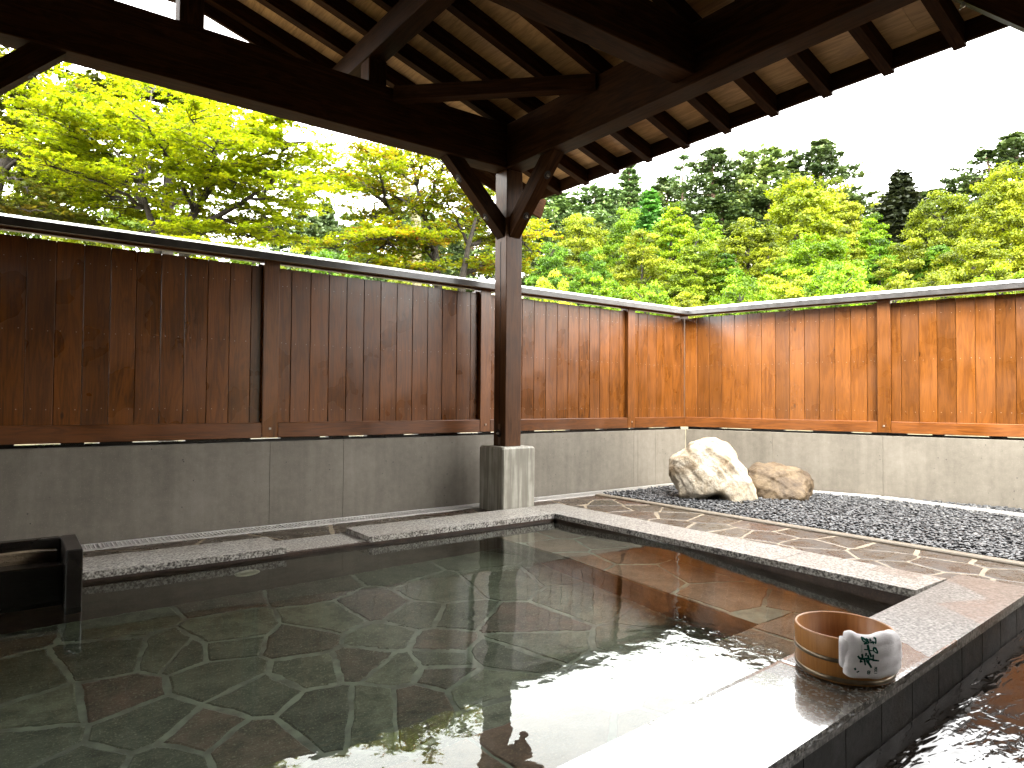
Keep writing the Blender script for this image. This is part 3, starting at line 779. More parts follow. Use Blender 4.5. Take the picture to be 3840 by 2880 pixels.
    t = math.tan(R(14.07/2+ (90-14.07)/2)) if False else None
    # corner mitre: the two walls turn by 75.93 degrees, seen from the yard
    k = math.tan(R(75.93/2))
    def E(o): return (u0+ (o*-k if end_corner == 'start' else 0), u1+(o*k if end_corner == 'end' else 0))
    def strip(name, prof, mat, rev=False):
        n = len(prof); vs = [(E(o)[0], o, z) for o, z in prof]+[(E(o)[1], o, z) for o, z in prof]
        mb = MB(); mb.add(vs, [tuple(range(n)), tuple(range(2*n-1, n-1, -1))]+[((i+1) % n, i, n+i, n+(i+1) % n) for i in range(n)])
        return place(mb.build(name, mat, None), m, root)
    strip('soffit_board', [(-.052, 1.690), (.018, 1.690), (.12, 1.7), (.12, 1.715), (-.052, 1.715)], RAWW)
    c = strip('capping_front', [(-.062, 1.683), (-.0535, 1.683), (-.0535, 1.7255), (-.062, 1.7255)], CAPM)
    strip('capping_top', [(-.064, 1.7265), (.04, 1.7625), (.17, 1.72), (.17, 1.716), (.04, 1.755), (-.064, 1.722)], CAPTOP)
    return root
make_fence(LW, -4.2, 5.492, [-0.33, 1.353, 3.033, 4.713], 0.0735, 'long brown stained plank fence with metal capping passing behind the pavilion post', 'end', FENCED, FENCE_SHADE_R)
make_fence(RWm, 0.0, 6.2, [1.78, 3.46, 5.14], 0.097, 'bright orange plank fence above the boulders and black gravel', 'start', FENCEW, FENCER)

# ================================================================== DRAIN GRATES
def make_grate(pts, wdt, z, label):
    """pts: centre line; bars across"""
    root = thing('drain_grate', label, 'drain grate', (pts[0][0], pts[0][1], z), 'steel drain grates')
    fr = MB(); br = MB(); ch = MB()
    for (xa, ya), (xb, yb) in zip(pts[:-1], pts[1:]):
        a = Vector((xa, ya, 0)); b = Vector((xb, yb, 0)); d = (b-a); L = d.length; d.normalize(); n = Vector((-d.y, d.x, 0))
        def bx(mb, u0, u1, v0, v1, z0, z1):
            q = [a+d*u0+n*v0, a+d*u1+n*v0, a+d*u1+n*v1, a+d*u0+n*v1]; mb.prism([(p.x, p.y) for p in q], z0, z1)
        h = wdt/2
        bx(fr, 0, L, -h, -h+.009, z-.06, z); bx(fr, 0, L, h-.009, h, z-.06, z)
        bx(ch, 0, L, -h+.009, h-.009, z-.09, z-.055)
        u = 0.0
        while u < L-.01:
            bx(br, u, u+.0045, -h+.0095, h-.0095, z-.02, z-.002); u += 0.021
            if abs((u % 1.0)) < 0.02: bx(fr, u, u+.012, -h+.0092, h-.0092, z-.04, z-.001)
        for v in (-h*.33, h*.33): bx(br, 0, L, v-.002, v+.002, z-.014, z-.0035)
    fr.build('grate_frame', STEEL, root); struct(br.build('grate_bars', STEEL, root), 'stuff'); ch.build('channel', HOLE, root)
make_grate([(-1.6, 4.228), (5.35, 4.228)], 0.165, 0.004, 'long steel drain grate at the foot of the concrete wall behind the pool')
make_grate([(5.41, 4.05), (5.845, 2.62), (5.735, 1.55), (5.62, 0.2)], 0.13, 0.024, 'steel drain grate bending along the gravel edge behind the boulders')

# ================================================================== GRAVEL
def ico(sub):
    bm = bmesh.new(); bmesh.ops.create_icosphere(bm, subdivisions=sub, radius=1)
    v = np.array([x.co[:] for x in bm.verts]); f = np.array([[w.index for w in q.verts] for q in bm.faces]); bm.free(); return v, f
def make_gravel():
    poly = [(4.10, 1.0), (4.10, 4.13), (5.35, 4.13), (5.80, 2.62), (5.67, 1.55), (5.61, 1.0)]
    strip = [(5.915, 2.45), (5.93, 2.60), (6.32, 1.0), (5.77, 1.0), (5.81, 1.55)]
    def inside(P, poly):
        c = np.zeros(len(P), bool); n = len(poly)
        for i in range(n):
            x1, y1 = poly[i]; x2, y2 = poly[(i+1) % n]
            k = ((y1 > P[:, 1]) != (y2 > P[:, 1])); xx = (x2-x1)*(P[:, 1]-y1)/((y2-y1) or 1e-9)+x1
            c ^= k & (P[:, 0] < xx)
        return c
    P = rng.uniform((4.09, 0.3), (6.45, 4.14), (34000, 2)); P = P[inside(P, poly) | inside(P, strip)]
    n = len(P); v, f = ico(2); nv, nf = len(v), len(f)
    a = rng.uniform(0.0095, 0.0165, n); b = a*rng.uniform(0.55, 0.9, n); c = a*rng.uniform(0.3, 0.5, n)
    z = rng.uniform(-0.004, 0.02, n)
    yaw = rng.uniform(0, 2*np.pi, n); tx = rng.normal(0, 0.28, n); ty = rng.normal(0, 0.28, n)
    V = v[None]*np.stack([a, b, c], 1)[:, None]
    V = V*(1+0.12*np.sin(v[None, :, [1, 2, 0]]*3+yaw[:, None, None]))
    # tilt then yaw
    y_ = V[..., 1]*np.cos(tx)[:, None]-V[..., 2]*np.sin(tx)[:, None]; z_ = V[..., 1]*np.sin(tx)[:, None]+V[..., 2]*np.cos(tx)[:, None]
    x_ = V[..., 0]*np.cos(ty)[:, None]+z_*np.sin(ty)[:, None]; z_ = -V[..., 0]*np.sin(ty)[:, None]+z_*np.cos(ty)[:, None]
    X = x_*np.cos(yaw)[:, None]-y_*np.sin(yaw)[:, None]; Y = x_*np.sin(yaw)[:, None]+y_*np.cos(yaw)[:, None]
    W = np.stack([X+P[:, 0, None], Y+P[:, 1, None], z_+z[:, None]], -1).reshape(-1, 3)
    Fc = (f[None]+(np.arange(n)*nv)[:, None, None]).reshape(-1)
    me = bpy.data.meshes.new('gravel'); me.vertices.add(len(W)); me.vertices.foreach_set('co', W.astype(np.float32).ravel())
    me.loops.add(len(Fc)); me.loops.foreach_set('vertex_index', Fc.astype(np.int32)); m = n*nf
    me.polygons.add(m); me.polygons.foreach_set('loop_start', np.arange(0, 3*m, 3, dtype=np.int32)); me.polygons.foreach_set('loop_total', np.full(m, 3, np.int32))
    me.polygons.foreach_set('use_smooth', np.ones(m, bool))
    at = me.attributes.new('tint', 'FLOAT', 'POINT'); at.data.foreach_set('value', np.repeat(rng.random(n), nv).astype(np.float32))
    me.materials.append(PEBBLE); me.update(calc_edges=True)
    o = bpy.data.objects.new('gravel', me); COL.objects.link(o); struct(o, 'stuff')
    mb = MB(); mb.prism([(4.09, 1.0), (6.45, 1.0), (5.45, 4.16), (4.09, 4.14)], -0.1, -0.008); struct(mb.build('gravel_bed', HOLE))
make_gravel()

# ================================================================== BOULDERS
def boulder(name, label, centre, outline, depth, mat, cave=None, seed=1, lean=0.0, wide=1.05):
    """outline: silhouette (metres, u to the right / z up) seen along the view direction; given a rounded depth"""
    c = Vector(centre); vd = Vector((c.x, c.y, 0)).normalized(); ur = Vector((vd.y, -vd.x, 0))
    P = np.array(outline); ctr = np.array([(P[:, 0].min()+P[:, 0].max())/2, (P[:, 1].min()+P[:, 1].max())/2])
    D = P-ctr; ang = np.unwrap(np.arctan2(D[:, 1], D[:, 0])); rad = np.hypot(D[:, 0], D[:, 1])
    o = np.argsort(np.mod(ang, 2*np.pi)); A = np.mod(ang, 2*np.pi)[o]; Rr = rad[o]*1.0
    A = np.concatenate([A[-1:]-2*np.pi, A, A[:1]+2*np.pi]); Rr = np.concatenate([Rr[-1:], Rr, Rr[:1]])
    v, f = ico(6)
    th = np.mod(np.arctan2(v[:, 2], v[:, 0]), 2*np.pi); rr = np.interp(th, A, Rr)
    s = np.hypot(v[:, 0], v[:, 2]); s2 = s**0.75
    u = np.cos(th)*rr*s2; z = np.sin(th)*rr*s2; w = v[:, 1]
    w = np.sign(w)*np.abs(w)**0.8*depth
    w = w + lean*(z)            # slope backwards with height
    r_ = np.random.default_rng(seed)
    # flattened facets on the side towards the camera
    N = 8
    pts = np.stack([u, w, z], 1)
    for k in range(N):
        n_ = r_.normal(size=3); n_[1] = -abs(n_[1]); n_ /= np.linalg.norm(n_)
        d = pts @ n_; lim = np.quantile(d, r_.uniform(0.86, 0.95)); ex = np.clip(d-lim, 0, None); pts -= n_[None]*(ex*0.75)[:, None]
    # layered noise
    def nz(p, sc, ph): return np.sin(p[:, 0]*sc+ph)*np.sin(p[:, 1]*sc*1.1+ph*2.1)*np.sin(p[:, 2]*sc*0.9+ph*0.7)
    nrm = pts/np.linalg.norm(pts, axis=1, keepdims=True); disp = 0
    for k, (sc, am) in enumerate(((11, .016), (19, .011), (37, .006), (71, .0035), (120, .002))): disp = disp+am*(nz(pts+r_.normal(size=3)*.3, sc, k*1.7+seed)*1.6)
    rid = np.abs(np.sin(pts[:, 0]*8+pts[:, 2]*13+2.0*np.sin(pts[:, 1]*7+pts[:, 0]*9))); disp = disp-0.018*np.clip(0.25-rid, 0, 1)*4*0.10
    pts = pts+nrm*disp[:, None]
    if cave is not None:
        cu, cz, cr, cd = cave; q = np.exp(-(((pts[:, 0]-cu)/cr)**2+((pts[:, 2]-cz)/(cr*0.75))**2)*1.1); pts[:, 1] += np.where(pts[:, 1] < depth*.3, q*cd, 0); pts[:, 2] += np.where(pts[:, 1] < depth, q*0.03, 0)
    base = Vector((c.x, c.y, 0))
    mb = MB(); W = [base+ur*(p[0]*wide+ctr[0])+vd*p[1]+Vector((0, 0, p[2]+ctr[1])) for p in pts]
    mb.add(W, [tuple(t) for t in f]); ob = mb.build(name, mat, None, smooth=True); tag(ob, label, 'boulder', 'boulders on the black gravel'); return ob
def sil(pts, cpt):
    """photo outline -> metres on the upright plane through cpt"""
    c = Vector(cpt); vd = Vector((c.x, c.y, 0)).normalized(); ur = Vector((vd.y, -vd.x, 0)); out = []
    for p in pts:
        d = ray(2200+p[0]*.7414, 1500+p[1]*.7414); t = (c.dot(vd))/d.dot(vd); q = CP+d*t; out.append(((q-c).dot(ur), q.z))
    return out
CA = (4.72, 3.40, 0); CB = (5.18, 3.17, 0)
oa = [(615,170),(575,182),(545,205),(510,250),(470,268),(435,290),(428,330),(440,385),(455,410),(478,460),(490,500),(520,530),(590,545),(700,545),(800,535),(852,505),(845,455),(825,410),(800,375),(780,330),(755,300),(725,250),(690,200),(655,172)]
ob_ = [(780,330),(800,326),(900,327),(1000,338),(1060,350),(1095,375),(1125,410),(1155,450),(1160,490),(1140,515),(1050,525),(900,525),(800,510),(760,450),(765,380)]
boulder('boulder', 'tall pale boulder with a dark hollow at its foot standing on black gravel', CA, sil(oa, CA), 0.23, ROCKA, (0.03, -0.235, 0.075, 0.17), 3, 0.35)
boulder('boulder', 'low flat brown boulder lying beside the taller pale one', CB, sil(ob_, CB), 0.2, ROCKB, None, 11, 0.3, 1.14)

# ================================================================== BUCKET AND TOWEL
BX, BY, BR, BRb, BH, BZ = 1.948, 0.977, 0.132, 0.128, 0.128, 0.0305
def make_bucket():
    root = thing('wooden_bucket', 'round wooden bath bucket with two metal hoops on the granite pool edge', 'bucket', (BX, BY, BZ))
    n = 96; ns = 16
    t = 0.0085
    def ringv(r, z): return [(BX+r*math.cos(2*math.pi*k/n), BY+r*math.sin(2*math.pi*k/n), z) for k in range(n)]
    mb = MB()
    # outer, rim, inner with eased rim
    prof = [(BRb-.004, BZ+.004), (BRb, BZ+.006), (BR, BZ+BH-.004), (BR-.0025, BZ+BH), (BR-t+.002, BZ+BH), (BR-t, BZ+BH-.003), (BRb-t, BZ+.022), (BRb-t-.001, BZ+.0215)]
    vs = []; fs = []; tv = []
    for r, z in prof: vs += ringv(r, z)
    for j in range(len(prof)-1):
        for k in range(n): fs.append((j*n+k, j*n+(k+1) % n, (j+1)*n+(k+1) % n, (j+1)*n+k))
    mb.add(vs, fs); st = [random.random()*.5+.25 for _ in range(ns)]
    mb.t = [st[int((i % n)/n*ns)] for i in range(len(vs))]
    o = mb.build('bucket_body', HINOKI, root, smooth=True)
    mb = MB(); mb.tint = .5; rr = BRb-t
    vs = ringv(rr, BZ+.0225)+ringv(rr, BZ+.008); mb.add(vs, [tuple(range(n)), tuple(range(2*n-1, n-1, -1))]); mb.build('bucket_bottom', HINOKI, root)
    for z in (BZ+.060, BZ+.009):
        mb = MB(); r = BRb+(BR-BRb)*(z-BZ)/BH
        prof = [(r-.001, z), (r+.0028, z+.001), (r+.0034, z+.006), (r+.0028, z+.0115), (r-.001, z+.0125)]; vs = []; fs = []
        for q, zz in prof: vs += ringv(q, zz)
        for j in range(len(prof)-1):
            for k in range(n): fs.append((j*n+k, j*n+(k+1) % n, (j+1)*n+(k+1) % n, (j+1)*n+k))
        mb.add(vs, fs); mb.build('hoop', BRASS, root, smooth=True)
make_bucket()
def make_towel():
    nu, nv = 56, 70
    a0, a1 = R(-153), R(-84)
    zt = BZ+BH
    # profile along v: inside bottom -> over the rim -> outside bottom ; (radial offset from the outer wall, z)
    out = []
    def prof(v):
        if v < 0.3: q = v/0.3; return (-0.020, zt-0.06+0.058*q)
        if v < 0.45: q = (v-.3)/.15; w = math.pi*(1-q); return (-0.0045+0.0165*math.cos(w), zt-0.002+0.014*math.sin(w))
        q = (v-.45)/.55; return (0.012+0.004*math.sin(q*3.0), zt-0.002-0.080*q)
    V = []
    for j in range(nv+1):
        v = j/nv
        for i in range(nu+1):
            u = i/nu; r, z = prof(v)
            a = a0+(a1-a0)*u
            k = 0.008*math.exp(-((u-.10)/.07)**2)+0.006*math.exp(-((u-.72)/.16)**2)-0.004*math.exp(-((u-.38)/.14)**2)      # soft humps over the rim
            bump = k*(1 if v > .25 else 0.3)
            low = 0.010*math.sin(u*3.3+.5)+0.002*math.sin(u*17)
            edge = min(u, 1-u)
            rnd = -0.007*max(0, 1-edge/0.06)**2
            rr = BR+r+bump*0.45+rnd+0.0012*math.sin(u*23+v*9)+0.001*math.sin(v*31+u*5)
            if v > .45:
                z -= (v-.45)/.55*(low*0.6+0.004); z += rnd*0.3
                tail = max(0, (v-.93)/.07); rr -= 0.006*tail**2
                # the lower left corner is rounded
                if u < .1: z += ((.1-u)/.1)**2*0.006*((v-.45)/.55)
            else: z += bump*0.9
            V.append((BX+rr*math.cos(a), BY+rr*math.sin(a), z))
    W = nu+1
    fs = [(j*W+i, j*W+i+1, (j+1)*W+i+1, (j+1)*W+i) for j in range(nv) for i in range(nu)]
    mb = MB(); mb.add(V, fs); o = mb.build('towel', TOWEL, None, smooth=True)
    s = o.modifiers.new('thick', 'SOLIDIFY'); s.thickness = 0.0065; s.offset = 1 if False else -1
    b = o.modifiers.new('soft', 'SUBSURF'); b.levels = 1; b.render_levels = 1
    tag(o, 'folded white towel with green brush writing hanging over the bucket rim', 'towel')
    # second layer: the folded edge seen at the left
    mb2 = MB(); V2 = []
    for j in range(31):
        for i in range(9):
            u = i/8; v = j/30; a = a0-R(4.5)+R(9)*u; z = zt+0.009-0.003-(0.084)*v+0.004*math.sin(u*2); r = BR+0.0115+0.004*math.sin(u*math.pi)+0.0025*math.sin(v*5)
            if v < .12: r -= (0.12-v)/.12*0.017; z -= (0.12-v)/.12*.003
            if v > .8: a += R(10)*((v-.8)/.2)**2
            V2.append((BX+r*math.cos(a), BY+r*math.sin(a), z))
    mb2.add(V2, [(j*9+i, j*9+i+1, (j+1)*9+i+1, (j+1)*9+i) for j in range(30) for i in range(8)])
    o2 = mb2.build('folded_edge', TOWEL, o, smooth=True); s = o2.modifiers.new('thick', 'SOLIDIFY'); s.thickness = .006; s.offset = -1
    b = o2.modifiers.new('soft', 'SUBSURF'); b.levels = 1; b.render_levels = 1
    # brush writing lies on the cloth
    dg = bpy.context.evaluated_depsgraph_get(); dg.update(); bv = BVHTree.FromObject(o, dg)
    def hit(x, y):
        d = ray(3100+x*.18079, 2250+y*.18079).normalized(); h = bv.ray_cast(CP, d)
        if h[0] is None: return None
        n = h[1]; n = n if n.dot(d) < 0 else -n
        return h[0]+n*0.0008
    def stroke(mb, pts, w, taper=True):
        P = []
        for p, q in zip(pts[:-1], pts[1:]):
            L = math.hypot(q[0]-p[0], q[1]-p[1]); k = max(1, int(L/9))
            for i in range(k): P.append((p[0]+(q[0]-p[0])*i/k, p[1]+(q[1]-p[1])*i/k))
        P.append(pts[-1]); n = len(P); L = []; Rr = []
        for i, p in enumerate(P):
            a, b = P[max(0, i-1)], P[min(n-1, i+1)]; dx, dy = b[0]-a[0], b[1]-a[1]; l = math.hypot(dx, dy) or 1
            t = i/max(1, n-1); ww = w/2*(0.55+0.45*math.sin(math.pi*min(1, 0.18+t*0.82))+0.12*math.sin(t*9)) if taper else w/2
            A = hit(p[0]-dy/l*ww, p[1]+dx/l*ww); B = hit(p[0]+dy/l*ww, p[1]-dx/l*ww)
            if A is None or B is None: continue
            L.append(A); Rr.append(B)
        if len(L) < 2: return
        m = len(L); mb.add(L+Rr, [(i, i+1, m+i+1, m+i) for i in range(m-1)])
    mb = MB()
    for pts, w in [([(705,772),(760,798),(810,835),(885,882)], 40), ([(718,795),(760,862),(805,872)], 32), ([(805,800),(850,832),(830,870),(770,908)], 36), ([(765,908),(830,902),(885,885)], 34),
                   ([(890,800),(912,850),(962,872),(972,915)], 34), ([(968,782),(1010,800),(1018,850),(1012,912)], 38), ([(900,892),(960,868),(1012,885)], 30),
                   ([(848,925),(868,1020),(890,1100),(922,1175)], 50), ([(772,1025),(850,1030),(930,1052),(965,1050)], 26), ([(960,985),(1010,1000),(1045,1060),(1052,1115)], 42), ([(958,1000),(980,1065),(1042,1105)], 30),
                   ([(642,1158),(680,1205),(760,1222),(850,1212),(930,1232),(1000,1252),(1085,1262)], 46), ([(728,1115),(742,1180),(702,1250),(700,1302)], 42), ([(822,1098),(808,1165)], 40), ([(850,1138),(880,1230),(868,1275)], 40),
                   ([(962,1128),(962,1270)], 36), ([(780,1240),(802,1355)], 40), ([(820,1240),(872,1312),(928,1405)], 50), ([(682,1262),(745,1282)], 40), ([(900,1180),(960,1150)], 24),
                   ([(580,1405),(598,1455)], 46), ([(618,1497),(675,1472)], 30), ([(845,1468),(900,1470)], 22), ([(840,1500),(895,1505)], 24), ([(850,1465),(842,1530)], 22), ([(896,1465),(888,1530)], 22), ([(842,1530),(890,1532)], 20)]:
        stroke(mb, pts, w)
    mb.build('brush_writing', INKM, o)
    mb = MB(); y = 1392
    for g in ([[(985,0),(1045,0)], [(1045,0),(1010,14)], [(1010,14),(1045,28)], [(985,28),(1045,28)]], [[(990,0),(1040,0)], [(1040,0),(1040,24)], [(1040,24),(990,24)], [(990,24),(990,0)]], [[(990,0),(990,24)], [(990,0),(1040,0)], [(1040,0),(1040,24)]], [[(985,8),(1045,8)]]):
        for s_ in g: stroke(mb, [(p[0], p[1]+y) for p in s_], 11, False)
        y += 40 if len(g) > 1 else 20
    mb.build('small_lettering', INKM, o)
    mb = MB()
    for k in range(9):
        y = 935+k*18; stroke(mb, [(705, y), (738, y+4)], 8, False); 
    for k in range(5): stroke(mb, [(712+(k % 2)*14, 940+k*32), (716+(k % 2)*14, 960+k*32)], 8, False)
    mb.build('faint_small_print', FAINT, o)
make_towel()

# ================================================================== SPOUT TROUGH
def make_trough():
    root = thing('spout_trough', 'black timber spout trough with a flat stone in it at the left pool edge', 'trough', (-0.3, 3.25, -0.02))
    beam('front_board', (-1.2, 3.297, 0.02), (0.195, 3.297, 0.02), 0.106, 0.218, TROUGHW, root)
    beam('back_board', (-1.2, 3.415, 0.06), (0.195, 3.415, 0.06), 0.05, 0.306, TROUGHW, root)
    beam('end_board', (0.224, 3.092, 0.0565), (0.224, 3.44, 0.0565), 0.056, 0.313, TROUGHW, root)
    mb = MB(); mb.box(-1.2, 0.195, 3.35, 3.39, -.05, .0); mb.build('trough_bottom', TROUGHW, root)
    mb = MB(); mb.box(-1.2, 0.1955, 3.3505, 3.3895, .0, .1275); w = mb.build('trough_water', plain('dark_trough_water', (0.01, 0.01, 0.01), 0.03, bump=0.02), root)
    # stone
    mb = MB(); n = 40; vs = []
    bm = bmesh.new(); bmesh.ops.create_cube(bm, size=1); bmesh.ops.subdivide_edges(bm, edges=bm.edges[:], cuts=14, use_grid_fill=True)
    for v in bm.verts:
        x, y, z = v.co; v.co = Vector((-0.28+x*0.92, 3.366+y*.046, .142+z*.062))
        k = math.sin(v.co.x*41)*math.sin(v.co.x*17+z*3)*.004+random.uniform(-.0015, .0015); v.co.z += k; v.co.y += k*.5
    me = bpy.data.meshes.new('flat_stone'); bm.to_mesh(me); bm.free(); me.materials.append(ROCKB)
    o = bpy.data.objects.new('flat_stone', me); COL.objects.link(o); tag(o, 'flat brown stone slab lying inside the black spout trough', 'stone')
make_trough()

# ================================================================== HOUSE BEHIND THE CAMERA (unseen; wing added and walls sized to block light)
def make_house():
    root = thing('shading_bath_house', 'dark bath house wall behind the pavilion with an unseen wing added to block light', 'house', (0, -3.4, 0))
    mb = MB(); mb.box(-4.6, 3.2, -3.62, -3.42, -0.3, 2.5); mb.box(-4.3, 3.2, -3.40, -3.38, 2.5, 3.4); mb.box(4.05, 9.0, -1.75, -1.55, -0.3, 2.3); mb.box(3.85, 4.05, -3.4, -1.55, -0.3, 2.45); mb.build('wall', PLASTER, root)  # right-hand wing is added to keep sky light off the left fence
    mb = MB(); mb.box(-4.5, -4.3, -3.4, 3.3, -0.3, 2.62); mb.build('wall', PLASTER, root)  # unseen side wall, its length set to limit light from the left
make_house()

# ================================================================== TREES
STAR = []
for k in range(5):
    a = (k-2)*R(50); l = (0.72, 0.92, 1.0, 0.92, 0.72)[k]
    STAR.append((math.sin(a)*l, math.cos(a)*l))
    if k < 4: b = a+R(25); STAR.append((math.sin(b)*0.42, math.cos(b)*0.42))
STAR.append((0.06, -0.22)); STAR.append((-0.06, -0.22)); STAR = np.array(STAR)
QUAD = np.array([(-.5, -.5), (.5, -.5), (.5, .5), (-.5, .5)])
LEAF6 = np.array([(0, -.6), (.32, -.25), (.36, .15), (0, .62), (-.36, .15), (-.32, -.25)])
def leaves(name, C, size, N, mats, tint, shape=STAR, r_=None):
    """flat leaf faces at centres C with normals N"""
    r_ = r_ or rng; C = np.asarray(C); n = len(C); N = N/np.linalg.norm(N, axis=1, keepdims=True)
    a = np.cross(N, r_.normal(size=(n, 3))); a /= np.linalg.norm(a, axis=1, keepdims=True)+1e-9; b = np.cross(N, a)
    s = np.asarray(size)*np.ones(n)
    k = len(shape)
    V = C[:, None]+(a[:, None]*shape[None, :, 0, None]+b[:, None]*shape[None, :, 1, None])*s[:, None, None]
    # droop the tips so that leaves are not dead flat
    r2 = (shape**2).sum(1); V = V-N[:, None]*(r2[None, :, None]*0.25*s[:, None, None])
    return fastmesh(name, V.reshape(-1, 3), n, k, mats, tint)
def bez(a, b, c, n): return [a*(1-t)**2+b*2*t*(1-t)+c*t*t for t in [i/n for i in range(n+1)]]
def near_tree(name, label, base, stems, limbs, leafmat, bark, leaf=0.05, dens=1.0, sub=9, sublen=0.75, seed=1, tiltj=0.45, tintshift=0.0, flat=0.6, group=None):
    """stems: polylines from the base; limbs: (start point, end point) pairs with side sprays of twigs and leaves"""
    r = random.Random(seed); g = np.random.default_rng(seed)
    root = thing(name, label, 'tree', base, group); tb = MB(); Cs = []; Ns = []; T = []
    def leafrow(p, q, n, spread, tone):
        for i in range(n):
            t = (i+r.random())/n; c = p+(q-p)*t+Vector((r.gauss(0, spread), r.gauss(0, spread), r.gauss(0, spread*0.45)))
            Cs.append(c[:]); Ns.append((r.gauss(0, tiltj), r.gauss(0, tiltj), 1)); T.append(min(1, max(0, tone+r.gauss(0, .16))))
    for pts, r0, r1 in stems:
        n = len(pts); tb.tube(pts, [r0+(r1-r0)*i/(n-1) for i in range(n)], 8)
    for s, e, r0 in limbs:
        s = Vector(s); e = Vector(e); L = (e-s).length
        m = s+(e-s)*0.45+Vector((0, 0, L*0.13))+Vector((r.gauss(0, .06), r.gauss(0, .06), 0))*L
        pts = bez(s, m, e, 10); pts = [p+Vector((r.gauss(0, .012), r.gauss(0, .012), r.gauss(0, .012)))*L for p in pts]; pts[0] = s
        tb.tube(pts, [r0*(1-i/10)**0.8+0.005 for i in range(11)], 6)
        ns = max(3, int(sub*L/1.6))
        for k in range(ns):
            t = 0.22+0.78*(k+r.random())/ns; i = min(9, int(t*10)); p = pts[i]+(pts[i+1]-pts[i])*(t*10-i); d = (pts[i+1]-pts[i]).normalized()
            w = r.uniform(0, 2*math.pi); side = Vector((math.cos(w), math.sin(w), r.uniform(-.1, .35))); sd = (d*0.5+side*0.9); sd.z *= flat; sd.normalize()
            l = sublen*(1.15-0.55*t)*r.uniform(.6, 1.25)
            q = p+sd*l; mid = p+sd*l*.5+Vector((0, 0, .05*l)); q.z -= .04*l
            sp = bez(p, mid, q, 4); tb.tube(sp, [0.009, 0.007, 0.005, 0.004, 0.002], 4)
            tone = 0.5+tintshift+r.gauss(0, .14)
            nt = max(3, int(l/0.11))
            for j in range(nt):
                tt = (j+.6)/nt; ii = min(3, int(tt*4)); pp = sp[ii]+(sp[ii+1]-sp[ii])*(tt*4-ii)
                w2 = (1 if j % 2 else -1)*r.uniform(.5, 1.1); dd = Vector((sd.x*math.cos(w2)-sd.y*math.sin(w2), sd.x*math.sin(w2)+sd.y*math.cos(w2), r.uniform(-.15, .15)))
                ll = r.uniform(.14, .34)*(1.1-.5*tt)*(sublen/.75)
                qq = pp+dd*ll
                if j % 2 == 0: tb.tube([pp, qq], [0.003, 0.0012], 3)
                leafrow(pp, qq, max(3, int(ll*36*dens)), .022, tone)
            leafrow(sp[2], q, int(7*dens)+2, .03, tone)
    tr = tb.build('trunk', bark, root, smooth=True)
    me = leaves('crown', Cs, np.array([leaf*r.uniform(.7, 1.2) for _ in Cs]), np.array(Ns), leafmat, np.array(T), STAR, g)
    cr = bpy.data.objects.new('crown', me); COL.objects.link(cr); adopt(cr, root)
    return root
def D(xd, yd, r): return at_r(xd*1.736, yd*1.736, r)
def lime_maple():
    g = lambda x, y, r=9.4: D(x, y, r)
    b = Vector((1.62, 9.4, -0.2))
    s1 = [b, b+Vector((-.05, .02, 1.6)), g(340, 520), g(318, 450, 9.3), g(300, 395, 9.2)]
    s2 = [b, b+Vector((.06, 0, 1.6)), g(405, 505), g(418, 462), g(455, 405), g(500, 340, 9.6)]
    s3 = [g(405, 505), g(450, 478, 9.2), g(520, 440, 9.0), g(575, 400, 8.9)]
    stems = [(s1, .07, .022), (s2, .095, .022), (s3, .05, .014)]
    L = []
    rr = random.Random(5)
    tg = [((318,450),(200,330)),((318,450),(120,280)),((300,395),(240,210)),((300,395),(330,170)),((300,395),(150,200)),((318,450),(180,430)),((455,405),(400,230)),((455,405),(470,200)),((500,340),(560,235)),((500,340),(505,255)),
          ((520,440),(640,400)),((575,400),(660,300)),((575,400),(680,345)),((520,440),(600,510)),((450,478),(560,480)),((418,462),(390,330)),((418,462),(470,300)),((455,405),(580,330)),((300,395),(70,240)),((318,450),(250,480)),((418,462),(340,300)),
          ((405,505),(480,545)),((340,520),(260,500)),((500,340),(610,260)),((300,395),(400,270)),((418,462),(300,250)),((575,400),(690,420)),((340,520),(400,470)),((455,405),(520,400)),((318,450),(90,360)),((520,440),(420,520)),((450,478),(620,530)),((405,505),(560,515)),((520,440),(650,450)),((340,520),(180,510)),((318,450),(60,300)),((300,395),(30,200))]
    for k, (s, e) in enumerate(tg):
        dr = rr.uniform(-1.5, 1.3); L.append((g(*s), g(e[0], e[1], 9.4+dr), 0.019))
    near_tree('maple_tree', 'large lime green maple with dark forked trunks behind the dark fence at left', b, stems, L, MAPLE_L, BARK, 0.037, 2.7, 20, 0.75, 21, tintshift=.08)
lime_maple()
